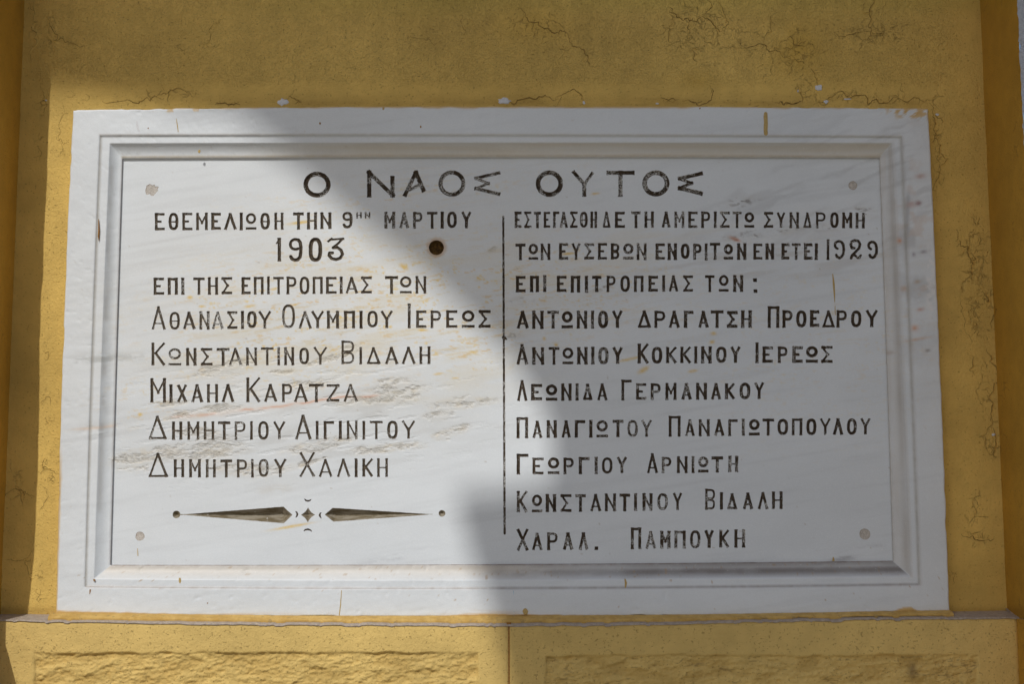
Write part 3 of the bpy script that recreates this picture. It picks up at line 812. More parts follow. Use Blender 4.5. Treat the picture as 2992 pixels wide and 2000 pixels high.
def ring_pts(corners, y, bow, nh=640, nv=370):
    c = np.array(corners, float)
    X, Z = un(c[:, 0], c[:, 1], y)
    P = np.stack([X, Z], 1)
    out = []
    for i, (cnt, b) in enumerate(zip((nh, nv, nh, nv), bow)):
        p, q = P[i], P[(i + 1) % 4]
        t = np.arange(cnt) / cnt
        d = (q - p) / np.linalg.norm(q - p)
        nrm = np.array([-d[1], d[0]])    # outward for clockwise TL,TR,BR,BL
        out.append(p + (q - p) * t[:, None] + nrm * (b * .0005 * 4 * t * (1 - t))[:, None])
    return np.concatenate(out)

rA = [(213, 320), (2713, 317), (2775, 1788), (163, 1796)]; bA = (10, 3, 11, 6)
rB = [(290, 394), (2635, 398), (2688, 1711), (246, 1719)]; bB = (3, 2, 8, 3)
rC = [(294, 399), (2631, 402), (2684, 1709), (250, 1716)]
rD = [(321, 419), (2606, 418), (2661, 1686), (275, 1693)]; bD = (2, 2, 7, 2)
rE = [(355, 459), (2573, 458), (2612, 1643), (321, 1655)]; bE = (3, 1, 4, 1)
rF = [(359, 466), (2569, 463), (2609, 1640), (324, 1652)]
rings = []
def lerp_ring(a, b, t): return [tuple(np.array(p) * (1 - t) + np.array(q) * t) for p, q in zip(a, b)]
Y_STEP = YF + .0023
pA = ring_pts(rA, YF, bA)
cen = pA.mean(0)
s_arc = np.arange(len(pA)) * .002
rag = .0007 * (fbm(s_arc * 45, s_arc * 0, 201, 4) - .5) * 2 + .0012 * sstep(.64, .80, fbm(s_arc * 30, s_arc * 0 + 3, 202, 3))
def outset(P, d):
    T = np.roll(P, -1, 0) - np.roll(P, 1, 0); T /= np.linalg.norm(T, axis=1)[:, None]
    N = np.stack([-T[:, 1], T[:, 0]], 1)
    return P + N * np.asarray(d)[..., None] if np.ndim(d) else P + N * d
def ring3(P, y): return np.stack([P[:, 0], np.full(len(P), y) if np.ndim(y) == 0 else y, P[:, 1]], 1)
rings.append(ring3(outset(pA, -rag + .001), .004))
rings.append(ring3(outset(pA, -rag + .0006), -.012))
rings.append(ring3(outset(pA, -rag), YF + .0022))
rings.append(ring3(outset(pA, -rag * .8 - .0006), YF + .0007))
rings.append(ring3(outset(pA, -rag * .5 - .0018), YF + .0001))
for i in range(1, 19):
    t = i / 18
    P = ring_pts(lerp_ring(rA, rB, max(t, .08)), YF, tuple(np.array(bA) * (1 - t) + np.array(bB) * t))
    rings.append(ring3(P, YF if i < 18 else YF))
rings.append(ring3(ring_pts(lerp_ring(rB, rC, .45), YF + .0006, bB), YF + .0006))
rings.append(ring3(ring_pts(rC, Y_STEP, bB), Y_STEP))
for t in (.3, .6, .9):
    rings.append(ring3(ring_pts(lerp_ring(rC, rD, t), Y_STEP, bD), Y_STEP))
Y_CE = YP - .0042
for s in (0, .04, .1, .18, .28, .40, .52, .64, .76, .88, 1.0):
    y = Y_STEP + (Y_CE - Y_STEP) * math.sin(s * math.pi / 2) ** .9
    rings.append(ring3(ring_pts(lerp_ring(rD, rE, s), y, tuple(np.array(bD) * (1 - s) + np.array(bE) * s)), y))
rings.append(ring3(ring_pts(lerp_ring(rE, rF, .8), Y_CE + .001, bE), Y_CE + .001))
rings.append(ring3(ring_pts(rF, YP + .001, bE), YP + .001))
G = np.array(rings)
nr, npnt = G.shape[:2]
i = np.arange(nr * npnt).reshape(nr, npnt)
j = np.roll(i, -1, 1)
q = np.stack([i[:-1], j[:-1], j[1:], i[1:]], -1).reshape(-1, 4)
V = G.reshape(-1, 3)
V[:, 1] += .0007 * (fbm(V[:, 0] * 22, V[:, 2] * 22, 205) - .5) + .0006 * (fbm(V[:, 0] * 130, V[:, 2] * 130, 206, 3) - .5) + .0006 * sstep(.76, .86, fbm(V[:, 0] * 160, V[:, 2] * 160, 207, 2))
px, py = proj(V[:, 0], V[:, 1], V[:, 2])
Cc, Kk = marks(px, py, True)
build("moulded_border", V, [q[:, ::-1]], M_marble, plaque, True, {'pigment': Cc, 'crystal': Kk})

# ---- lettering --------------------------------------------------------------
def ov(n=2.5, x0=0, x1=1, y0=0, y1=1, a0=0, a1=360, k=26):
    t = np.radians(np.linspace(a0, a1, k))
    c, s = np.cos(t), np.sin(t)
    e = 2 / n
    return [((x0 + x1) / 2 + (x1 - x0) / 2 * np.sign(a) * abs(a) ** e, (y0 + y1) / 2 + (y1 - y0) / 2 * np.sign(b) * abs(b) ** e) for a, b in zip(c, s)]
# strokes: ('l', points, width factor); 'b' = butt ended bars, 'o' = round polyline with optional widths
G_ = {
 'E': [('b', [(0, 0), (0, 1)], 1), ('b', [(0, 0), (1, 0)], .92), ('b', [(0, 1), (1, 1)], .92), ('b', [(0, .5), (.55, .5)], .8)],
 'Q': [('o', ov(2.6), .88), ('b', [(0, .52), (1, .52)], .45)],
 'M': [('b', [(0, 0), (0, 1)], 1), ('b', [(1, 0), (1, 1)], 1), ('b', [(0, 0), (.5, .60)], .6), ('b', [(1, 0), (.5, .60)], .6)],
 'L': [('b', [(0, 1), (.48, 0)], .9), ('b', [(.48, 0), (1, 1)], .95)],
 'I': [('b', [(.5, 0), (.5, 1)], 1)],
 'W': [('o', ov(2, 0, 1, 0, .60), .88), ('b', [(0, 1), (1, 1)], .9)],
 'H': [('b', [(0, 0), (0, 1)], 1), ('b', [(1, 0), (1, 1)], 1), ('b', [(0, .5), (1, .5)], .5)],
 'T': [('b', [(0, 0), (1, 0)], .95), ('b', [(.5, 0), (.5, 1)], .95)],
 'N': [('b', [(0, 0), (0, 1)], 1), ('b', [(1, 0), (1, 1)], 1), ('b', [(0, 0), (1, 1)], .65)],
 'G': [('b', [(0, 0), (0, 1)], 1), ('b', [(0, 0), (1, 0)], .95)],
 'V': [('b', [(0, 0), (0, 1)], 1), ('b', [(0, 0), (1, 0)], .85), ('b', [(1, 0), (1, 1)], 1)],
 'P': [('b', [(0, 0), (0, 1)], .95), ('o', [(0, 0), (.5, 0)] + ov(2.4, .1, 1, 0, .52, -85, 85, 12) + [(.5, .52), (0, .52)], .78)],
 'S': [('b', [(0, 0), (1, 0)], .95), ('b', [(0, 1), (1, 1)], .95), ('b', [(0, 0), (.6, .5)], .7), ('b', [(.6, .5), (0, 1)], .7)],
 'O': [('o', ov(2.6), .92)],
 'Y': [('b', [(0, 0), (.5, .53)], .85), ('b', [(1, 0), (.5, .53)], .8), ('b', [(.5, .5), (.5, 1)], .95)],
 'A': [('b', [(0, 1), (.48, 0)], .85), ('b', [(.48, 0), (1, 1)], .95), ('b', [(.2, .76), (.8, .76)], .5)],
 'D': [('b', [(0, 1), (.48, 0)], .75), ('b', [(.48, 0), (1, 1)], .9), ('b', [(0, 1), (1, 1)], .75)],
 'B': [('b', [(0, 0), (0, 1)], .9), ('o', [(0, 0), (.5, 0)] + ov(2.6, .1, 1, 0, .46, -85, 85, 10) + [(0, .46)], .7), ('o', [(0, .54), (.5, .54)] + ov(2.6, .1, 1, .54, 1, -85, 85, 10) + [(0, 1)], .7)],
 'K': [('b', [(0, 0), (0, 1)], 1), ('b', [(1, 0), (.22, .47)], .75), ('b', [(.25, .45), (1, 1)], .9)],
 'X': [('b', [(0, 0), (1, 1)], .95), ('b', [(1, 0), (0, 1)], .8)],
 'Z': [('b', [(0, 0), (1, 0)], .9), ('b', [(1, 0), (0, 1)], .8), ('b', [(0, 1), (1, 1)], .9)],
 '.': [('b', [(.5, .5), (.52, .5)], 1)],
 # title forms
 'o': [('o', ov(2.0), 1)],
 'n': [('b', [(0, 0), (0, 1)], 1), ('b', [(0, 0), (1, 1)], .95), ('b', [(1, .24), (1, 1)], 1)],
 'a': [('b', [(.02, 1), (.58, 0)], .9), ('b', [(.58, 0), (.98, .80)], 1), ('b', [(.3, .76), (.86, .5)], .75)],
 's': [('b', [(1, .02), (0, .26)], .9), ('b', [(0, .27), (.55, .5)], .75), ('b', [(.55, .5), (0, .74)], .75), ('b', [(0, .74), (1, 1)], 1)],
 'y': [('b', [(0, 0), (.57, .52)], .9), ('b', [(1, .06), (.57, .52)], .75), ('b', [(.57, .5), (.57, 1)], 1)],
 't': [('b', [(0, 0), (1, 0)], .9), ('b', [(.5, 0), (.5, 1)], .95)],
 # figures
 '1': [('b', [(.78, 0), (.78, 1)], 1), ('o', [(0, .20), (.25, .12), (.55, 0)], .35)],
 '|': [('b', [(.5, 0), (.5, 1)], .95)],
 '9': [('o', ov(2.1, 0, .98, 0, .48, 60, 320, 18), .85), ('o', [(.78, .03), (.95, .15), (1, .35), (1, .6), (.93, .85), (.72, .97), (.45, 1), (.18, .95), (.05, .83)], 1)],
 '0': [('o', ov(2.6), 1)],
 '3': [('b', [(.06, .10), (.22, .02)], .7), ('b', [(.22, .04), (1, 0)], .6), ('o', [(1, 0), (.72, .22), (.35, .42)], .65),
       ('o', [(.35, .43), (.65, .42), (.9, .55), (1, .75), (.85, .93), (.55, 1), (.25, .95), (.06, .8), (.1, .68), (.3, .68)], .85)],
 'j': [('o', ov(2.1, 0, .9, .02, .46, 110, 330, 16), .8), ('o', [(.72, .06), (.92, .2), (1, .45), (.95, .75), (.75, .93), (.5, 1), (.25, .93), (.16, .82)], .85)],
 '2': [('o', [(.38, .44), (.12, .42), (0, .25), (.12, .07), (.42, 0), (.75, .04), (.92, .2), (.85, .42), (.5, .65), (.15, .85), (.06, 1)], .85), ('o', [(.08, .97), (.25, .82), (.45, .85), (.7, .98), (.9, .96), (1, .84)], .75)],
}
LINES = [  # (crop x, crop y, scale, stroke px, wear, glyphs)
 (860, 480, 3.784, 11.6, .75, "o 100 402 82 370;n 803 1110 67 368;a 1195 1458 65 365;o 1592 1892 68 360;s 1985 2283 72 352"),
 (1480, 480, 3.784, 11.2, .95, "o 322 625 68 362;y 720 970 66 366;t 1103 1416 70 362;o 1500 1802 68 358;s 1888 2178 75 348"),
 (430, 600, 4.5115, 8.4, .25, "E 100 233 100 333;Q 280 415 98 333;E 462 597 97 332;M 645 800 98 330;E 843 973 98 326;L 1014 1180 98 328;I 1218 1263 96 332;W 1298 1440 102 325;Q 1490 1620 98 325;H 1676 1798 97 324;T 1924 2066 93 322;H 2106 2240 92 320;N 2282 2431 92 315"),
 (940, 600, 4.5115, 8.4, .45, "9 270 407 85 308;M 824 970 86 308;A 1022 1153 86 308;P 1202 1332 86 310;T 1386 1525 85 310;I 1568 1608 84 308;O 1652 1782 82 302;Y 1840 1975 80 310"),
 (940, 600, 4.5115, 4.2, .3, "H 455 528 90 175;N 567 642 88 176"),
 (760, 680, 7.82, 10.4, .15, "1 330 500 118 662;9 650 970 118 670;0 1108 1420 112 672;3 1512 1925 100 660"),
 (430, 790, 5.5857, 8.0, .2, "E 104 277 120 405;V 334 503 122 403;I 560 603 122 403;T 752 940 118 403;H 990 1158 114 403;S 1212 1388 112 396;E 1538 1688 112 396;V 1740 1902 108 398;I 1957 2002 102 396;T 2058 2232 108 395"),
 (840, 790, 5.5857, 8.0, .2, "P -18 152 103 395;O 196 360 103 398;V 410 577 107 390;E 628 802 107 388;I 853 900 105 385;A 948 1150 105 385;S 1198 1377 103 383;T 1592 1805 95 390;W 1833 2027 97 383;N 2090 2265 97 385"),
 (430, 880, 4.5115, 8.0, .45, "A 58 245 67 383;Q 293 433 143 382;A 472 638 138 378;N 688 824 136 380;A 852 1010 137 377;S 1055 1190 135 372;I 1237 1277 130 373;O 1315 1447 133 360;Y 1465 1637 130 372;O 1777 1950 45 362;L 1996 2170 132 370;Y 2162 2333 128 367"),
 (940, 880, 4.5115, 8.2, .35, "M 68 230 130 366;V 293 441 130 364;I 496 540 130 366;O 600 741 128 352;Y 777 938 125 364;I 1128 1180 33 361;E 1244 1380 124 358;P 1434 1576 125 360;E 1640 1788 122 357;W 1846 2017 122 357;S 2068 2228 119 356"),
 (430, 985, 5.4558, 7.8, .4, "K 68 288 87 464;W 338 543 180 460;N 620 788 178 462;S 855 1042 178 460;T 1107 1315 176 466;A 1305 1513 172 460;N 1578 1752 172 458;T 1812 2017 168 458;I 2072 2122 165 458;N 2183 2345 165 455"),
 (850, 985, 5.4558, 7.8, .3, "O 132 292 172 442;Y 360 580 157 453;B 803 1015 58 437;I 1088 1138 163 442;D 1208 1430 160 442;A 1500 1712 157 443;L 1768 1987 157 440;H 2048 2226 152 438"),
 (430, 1090, 3.6656, 8.2, .35, "M 34 202 58 320;I 238 273 125 325;X 320 428 125 320;A 472 600 122 322;H 640 760 122 320;L 800 933 118 320;K 1062 1213 47 320;A 1252 1393 117 316;P 1443 1557 118 316;A 1573 1720 117 318;T 1732 1893 118 318;Z 1921 2060 122 313;A 2104 2257 118 315"),
 (420, 1200, 5.5857, 7.6, .4, "D 78 375 83 480;H 460 632 183 484;M 712 908 183 484;H 978 1152 180 483;T 1213 1415 180 487;P 1483 1665 180 487;I 1733 1783 177 482;O 1865 2042 178 482;Y 2113 2313 177 482"),
 (820, 1200, 5.5857, 7.6, .55, "A 235 505 68 484;I 572 620 173 475;G 702 870 175 476;I 950 997 170 472;N 1080 1256 168 475;I 1333 1383 172 482;T 1457 1667 172 475;O 1737 1915 168 472;Y 1977 2198 163 470"),
 (420, 1310, 3.1703, 7.6, .35, "D 43 225 42 275;H 278 375 105 273;M 420 530 105 275;H 575 668 105 275;T 710 820 107 275;P 862 960 106 275;I 992 1022 103 275;O 1064 1158 102 270;Y 1207 1323 99 275;X 1442 1587 36 272;A 1622 1748 100 272;L 1790 1912 98 272;I 1953 1983 97 272;K 2024 2125 95 271;H 2162 2262 96 270"),
 (1490, 600, 4.5115, 7.4, .55, "E 60 153 82 300;S 186 285 82 302;T 317 408 85 303;E 444 530 85 298;G 568 652 82 300;A 655 764 85 302;S 792 893 82 300;Q 920 1027 82 298;H 1060 1150 82 300;D 1218 1328 80 300;E 1383 1515 84 300;T 1600 1723 80 303;H 1772 1898 80 300;A 2000 2116 78 298;M 2168 2300 82 300"),
 (2010, 600, 4.0448, 7.2, .45, "E 3 113 74 270;P 155 267 72 270;I 307 340 74 270;S 380 493 74 268;T 528 634 74 270;W 668 785 80 268;S 897 1008 78 268;Y 1048 1153 82 270;N 1200 1312 82 272;D 1362 1465 82 270;P 1512 1628 82 272;O 1680 1783 82 270;M 1822 1943 84 273;H 1982 2092 88 275"),
 (1490, 685, 4.5115, 7.8, .5, "T 72 205 122 342;W 243 372 122 338;N 405 533 122 340;E 646 768 115 337;Y 812 932 115 340;S 980 1110 117 334;E 1160 1280 114 336;B 1327 1447 117 333;W 1490 1632 117 337;N 1670 1802 117 340;E 1918 2042 118 338;N 2078 2203 118 340"),
 (2010, 685, 4.0448, 7.8, .35, "O -86 22 108 292;P 60 165 110 302;I 200 230 108 308;T 260 382 100 303;W 422 535 112 302;N 580 692 105 303;E 773 880 108 300;N 915 1020 107 300;E 1105 1200 105 300;T 1227 1332 106 302;E 1370 1472 104 302;I 1503 1533 106 305;| 1637 1675 58 305;j 1718 1862 60 300;2 1903 2062 52 302;j 2115 2250 68 298"),
 (1490, 790, 3.128, 8.0, .35, "E 54 143 52 203;V 182 267 50 202;I 307 330 45 200;E 428 517 50 200;V 555 643 50 205;I 687 711 50 208;T 750 836 50 200;P 882 968 50 200;O 1008 1098 48 200;V 1133 1222 50 200;E 1265 1353 50 197;I 1393 1417 46 197;A 1452 1538 45 198;S 1583 1673 47 198;T 1783 1870 46 200;W 1908 2000 42 198;N 2040 2133 45 200"),
 (1490, 790, 3.128, 9.0, .3, ". 2222 2257 78 105;. 2230 2257 180 203"),
 (1490, 890, 4.5115, 8.6, .45, "A 88 250 82 324;N 292 445 83 325;T 493 645 83 320;W 680 830 87 320;N 880 1020 83 320;I 1067 1110 82 320;O 1160 1297 83 318;Y 1345 1487 78 318;D 1682 1862 75 315;P 1902 2052 83 313;A 2093 2240 80 315"),
 (2010, 880, 4.0448, 8.6, .35, "G -48 65 115 320;A 122 246 113 320;T 270 421 110 320;S 460 588 117 320;H 627 756 110 320;V 942 1082 60 320;P 1115 1240 108 320;O 1278 1403 110 315;E 1442 1552 108 310;D 1587 1737 108 318;P 1755 1883 108 315;O 1927 2052 112 313;Y 2100 2247 103 315"),
 (1490, 990, 4.5115, 8.4, .45, "A 85 240 70 348;N 293 452 115 347;T 508 652 112 347;W 690 838 117 342;N 885 1025 112 342;I 1073 1113 108 340;O 1163 1303 112 342;Y 1350 1490 108 340;K 1682 1830 62 335;O 1867 2010 108 333;K 2058 2200 105 330"),
 (1980, 990, 4.5115, 8.4, .5, "K 35 178 103 330;I 218 260 102 330;N 308 450 103 328;O 505 647 105 323;Y 695 830 102 328;I 1023 1070 50 325;E 1117 1257 103 322;P 1318 1453 103 322;E 1510 1650 98 323;W 1690 1850 98 323;S 1890 2043 97 322"),
 (1490, 1100, 3.0868, 8.0, .45, "L 64 158 33 228;E 190 290 70 220;W 323 428 73 224;N 462 557 66 223;I 593 618 66 221;D 657 746 66 220;A 787 880 63 222;G 1005 1098 32 220;E 1137 1230 63 215;P 1268 1362 63 215;M 1402 1503 60 216;A 1546 1640 60 215;N 1678 1778 60 214;A 1813 1905 60 214;K 1938 2030 60 212;O 2070 2170 58 210;Y 2203 2293 54 210"),
 (1490, 1205, 4.3444, 7.8, .45, "V 83 232 65 335;A 285 412 108 335;N 465 597 103 330;A 655 773 103 330;G 822 957 102 327;I 1007 1047 100 327;W 1097 1245 102 325;T 1303 1440 98 320;O 1490 1625 100 318;Y 1667 1803 97 320;V 2015 2167 48 315"),
 (2000, 1205, 4.1893, 7.8, .45, "A 8 127 87 298;N 173 310 88 298;A 362 488 85 296;G 535 652 88 296;I 703 737 82 292;W 787 922 85 290;T 953 1097 80 290;O 1137 1270 82 283;V 1313 1443 77 288;O 1490 1617 78 285;Y 1657 1790 75 285;L 1817 1943 73 285;O 1987 2110 77 280;Y 2153 2277 72 280"),
 (1490, 1315, 3.3514, 7.8, .5, "G 65 182 40 245;E 220 330 78 245;W 370 485 75 243;P 523 627 77 243;G 673 780 72 241;I 828 860 70 240;O 900 1005 75 237;Y 1045 1148 68 235;A 1342 1450 32 234;P 1485 1583 70 230;N 1635 1740 65 230;I 1778 1808 63 230;W 1842 1945 66 227;T 1973 2087 65 225;H 2137 2236 60 222"),
 (1490, 1425, 2.861, 7.8, .5, "K 57 148 28 213;W 182 270 60 212;N 298 387 57 208;S 422 514 58 208;T 547 633 58 207;A 672 763 53 204;N 793 887 52 202;T 915 1005 53 202;I 1038 1062 50 198;N 1107 1193 50 198;O 1232 1322 50 193;Y 1362 1440 45 195;B 1630 1718 12 190;I 1753 1783 42 188;D 1815 1900 48 188;A 1947 2033 42 186;L 2072 2160 38 186;H 2190 2280 35 183"),
 (1490, 1530, 3.3042, 8.2, .5, "X 65 180 52 270;A 213 315 92 265;P 358 463 88 262;A 510 612 87 262;L 663 758 87 262;V 1167 1268 42 253;A 1308 1412 75 253;M 1450 1552 75 247;V 1587 1698 72 247;O 1738 1840 68 246;Y 1877 1970 65 244;K 2020 2117 62 240;H 2166 2272 60 238"),
 (1490, 1530, 3.3042, 9.0, .4, ". 818 852 228 258"),
]
H = .0009
x0g, z1g = un(340, 440, YP); x1g, z0g = un(2625, 1672, YP)
x0g = float(min(x0g, un(318, 1672, YP)[0])) ; x1g = float(x1g); z1g = float(z1g); z0g = float(z0g)
BL = 8
nx = int(math.ceil((x1g - x0g) / H / BL)) * BL; nz = int(math.ceil((z1g - z0g) / H / BL)) * BL
gx = x0g + np.arange(nx + 1) * H; gz = z0g + np.arange(nz + 1) * H
S = np.full((nx + 1, nz + 1), .05); ID = np.full((nx + 1, nz + 1), -1, np.int32)
items = []      # name, kind, wear, size

def seg_box(X, Z, a, b, hw, flare=True, ext=0.0):
    d = np.array(b) - np.array(a); L = np.hypot(*d)
    if L < 1e-6: L = 1e-6; d = np.array([L, 0])
    d = d / L
    cx, cz = (a[0] + b[0]) / 2, (a[1] + b[1]) / 2
    al = (X - cx) * d[0] + (Z - cz) * d[1]; pe = np.abs(-(X - cx) * d[1] + (Z - cz) * d[0])
    e = np.abs(al) / (L / 2 + ext)
    wv = hw * (.94 + (.22 * np.clip((e - .72) / .28, 0, 1) ** 2 if flare else 0))
    return np.maximum(np.abs(al) - L / 2 - ext, pe - wv)
def seg_round(X, Z, a, b, ha, hb):
    ax_, az_ = a; dx, dz = b[0] - a[0], b[1] - a[1]
    t = np.clip(((X - ax_) * dx + (Z - az_) * dz) / (dx * dx + dz * dz + 1e-12), 0, 1)
    return np.hypot(X - ax_ - t * dx, Z - az_ - t * dz) - (ha + (hb - ha) * t)

def stamp(bbox, fn, idx):
    """bbox in world (x0,x1,z0,z1)"""
    m = .004
    i0 = max(0, int((bbox[0] - m - x0g) / H)); i1 = min(nx + 1, int((bbox[1] + m - x0g) / H) + 2)
    k0 = max(0, int((bbox[2] - m - z0g) / H)); k1 = min(nz + 1, int((bbox[3] + m - z0g) / H) + 2)
    X, Z = np.meshgrid(gx[i0:i1], gz[k0:k1], indexing='ij')
    s = fn(X, Z)
    sub = S[i0:i1, k0:k1]; sid = ID[i0:i1, k0:k1]
    b = s < sub
    sub[b] = s[b]; sid[b] = idx

rl = np.random.default_rng(9)
for (cx, cy, sc, sw, wear_rim_shade, gl) in LINES:
    for tok in gl.split(';'):
        ch, a, b, c, d = tok.split()
        q0, q1 = cx + float(a) / sc, cx + float(b) / sc
        r0, r1 = cy + float(c) / sc, cy + float(d) / sc
        X0, Z1 = [float(t) for t in un(q0, r0, YP)]; X0b, Z0 = [float(t) for t in un(q0, r1, YP)]
        X1, _ = [float(t) for t in un(q1, r0, YP)]; X1b, _ = [float(t) for t in un(q1, r1, YP)]
        hw = sw * .5 * .0005 * (1.10 if cx < 1480 else 1.17) * rl.uniform(.90, 1.10)
        idx = len(items)
        items.append(dict(name='letter' if ch not in '190|3j2.' else ('numeral' if ch != '.' else 'dot'), kind='v', wear_rim_shade=wear_rim_shade * rl.uniform(.5, 1.3), size=(q1 - q0) * (r1 - r0), pale_tone=float(sstep(1330, 1180, (q0 + q1) / 2) * sstep(560, 640, r1) * rl.uniform(.35, .75))))
        diag = ch in 'LAYXDaysK'
        ins = hw * (1.0)
        def mp(p, X0=X0, X1=X1, X0b=X0b, X1b=X1b, Z0=Z0, Z1=Z1, ins=ins):
            xa = X0 * (1 - p[1]) + X0b * p[1] + ins; xb = X1 * (1 - p[1]) + X1b * p[1] - ins
            if xb - xa < 1e-5: xm = (xa + xb) / 2; xa = xb = xm
            return (xa + (xb - xa) * p[0], (Z1 - ins) + (Z0 - Z1 + 2 * ins) * p[1])
        st = []
        for ty, pts, wf in G_[ch]:
            P = [mp(p) for p in pts]
            st.append((ty, P, wf * hw))
        def fn(X, Z, st=st, diag=diag, hw=hw):
            s = np.full(X.shape, 1.0)
            for ty, P, h in st:
                if ty == 'b':
                    s = np.minimum(s, seg_box(X, Z, P[0], P[1], h, True, hw * (.75 if diag else .98)))
                else:
                    closed = np.hypot(P[0][0] - P[-1][0], P[0][1] - P[-1][1]) < 1e-6
                    n_ = len(P) - 1
                    for k_ in range(n_):
                        if closed: ha = hb = h
                        else:
                            f0, f1 = k_ / n_, (k_ + 1) / n_
                            g = lambda t: h * (.45 + .6 * math.sin(math.pi * min(max(t, .0), 1)) ** .6) if h < hw * .88 and n_ > 3 and n_ < 25 and False else h
                            ha, hb = g(f0), g(f1)
                        s = np.minimum(s, seg_round(X, Z, P[k_], P[k_ + 1], ha, hb))
            return s
        stamp((min(X0, X0b), max(X1, X1b), Z0, Z1), fn, idx)
# dividing line with its bruise half way
la = [float(t) for t in un(1470.5, 633, YP)]; lb_ = [float(t) for t in un(1474.5, 1560, YP)]
idx = len(items); items.append(dict(name='dividing_line', kind='v', wear_rim_shade=.55, size=1e9))
br = [float(t) for t in un(1472, 986, YP)]
stamp((la[0] - .01, lb_[0] + .01, lb_[1], la[1]), lambda X, Z: np.minimum(seg_round(X, Z, la, lb_, .00155, .00165), seg_round(X, Z, br, (br[0] + .004, br[1] - .003), .0028, .0012)), idx)

def W(px, py): return tuple(float(t) for t in un(px, py, YP))
def oc(x, y): return W(490 + x / 2.8265, 1440 + y / 2.8265)
def poly_sdf(pts):
    P = np.array(pts)
    def f(X, Z):
        s = np.full(X.shape, -1.0)
        c = P.mean(0)
        for a, b in zip(P, np.roll(P, -1, 0)):
            d = b - a; n_ = np.array([d[1], -d[0]]) / np.hypot(*d)
            if (c - a) @ n_ > 0: n_ = -n_
            s = np.maximum(s, (X - a[0]) * n_[0] + (Z - a[1]) * n_[1])
        return s
    return f
def bb(pts):
    P = np.array(pts); return (P[:, 0].min(), P[:, 0].max(), P[:, 1].min(), P[:, 1].max())
arrow1 = [oc(105, 184), oc(955, 118), oc(1031, 187), oc(958, 256)]
arrow2 = [oc(1297, 184), oc(1362, 128), oc(2190, 182), oc(1370, 243)]
for ar in (arrow1, arrow2):
    idx = len(items); items.append(dict(name='carved_spearhead', kind='deep', wear_rim_shade=.15, size=1e9))
    stamp(bb(ar), poly_sdf(ar), idx)
# hairline tip of the left spearhead
i_ = len(items) - 2
stamp(bb([oc(80, 180), oc(260, 190)]), lambda X, Z: seg_round(X, Z, oc(100, 183.5), oc(300, 187), .0006, .0009), i_)
stamp(bb([oc(2000, 178), oc(2195, 190)]), lambda X, Z: seg_round(X, Z, oc(1980, 180), oc(2190, 182), .0010, .0004), i_ + 1)
sc_ = oc(1158, 186)
idx = len(items); items.append(dict(name='carved_star', kind='deep', wear_rim_shade=.1, size=1e9))
def star(X, Z):
    a = np.abs(X - sc_[0]) / .0108 ; b = np.abs(Z - sc_[1]) / .0114
    return ((a + 1e-6) ** .75 + (b + 1e-6) ** .75 - 1) * .0062
stamp((sc_[0] - .012, sc_[0] + .012, sc_[1] - .012, sc_[1] + .012), star, idx)
for (x, y, r) in ((72, 183, 31), (2265, 174, 27)):
    c = oc(x, y); idx = len(items); items.append(dict(name='carved_dot', kind='deep', wear_rim_shade=.3, size=1e9))
    rr = r / 2.8265 * .0005
    stamp((c[0] - rr, c[0] + rr, c[1] - rr, c[1] + rr), lambda X, Z, c=c, rr=rr: np.hypot(X - c[0], Z - c[1]) - rr, idx)
for pts in ([(1125, 50), (1140, 66), (1157, 71), (1175, 66), (1190, 53)], [(1118, 325), (1135, 310), (1157, 306), (1178, 311), (1193, 327)],
            [(1048, 153), (1065, 163), (1071, 182), (1066, 198), (1050, 213)], [(1275, 163), (1260, 174), (1255, 190), (1260, 203), (1271, 216)]):
    P = [oc(*p) for p in pts]
    idx = len(items); items.append(dict(name='carved_crescent', kind='v', wear_rim_shade=.1, size=1e9))
    wv = [.0003, .0010, .0014, .0010, .0003]
    def fc(X, Z, P=P, wv=wv):
        s = np.full(X.shape, 1.)
        for k_ in range(4): s = np.minimum(s, seg_round(X, Z, P[k_], P[k_ + 1], wv[k_], wv[k_ + 1]))
        return s
    stamp(bb(P), fc, idx)
for (x, y, r, rg_) in ((444, 553, 19, .6), (2492, 542, 13.5, .08), (409, 1568, 13, .15), (2527, 1562, 15.5, .06)):
    c = W(x, y); idx = len(items); items.append(dict(name='mortar_plug', kind='plug', wear_rim_shade=0, size=1e9))
    rr = r * .0005
    def fp(X, Z, c=c, rr=rr, rg_=rg_, sd_=int(x)):
        a = np.arctan2(Z - c[1], X - c[0]); d = np.hypot(X - c[0], Z - c[1])
        return d - rr * (1 + rg_ * (fbm(np.cos(a) * 1.6 + 5, np.sin(a) * 1.6 + 5, sd_, 2) - .5) * 2)
    stamp((c[0] - rr * 1.3, c[0] + rr * 1.3, c[1] - rr * 1.3, c[1] + rr * 1.3), fp, idx)
c = W(1275, 724); idx = len(items); items.append(dict(name='rusty_socket', kind='hole', wear_rim_shade=0, size=1e9))
stamp((c[0] - .012, c[0] + .012, c[1] - .012, c[1] + .012), lambda X, Z: np.hypot(X - c[0], Z - c[1]) - .0111, idx)

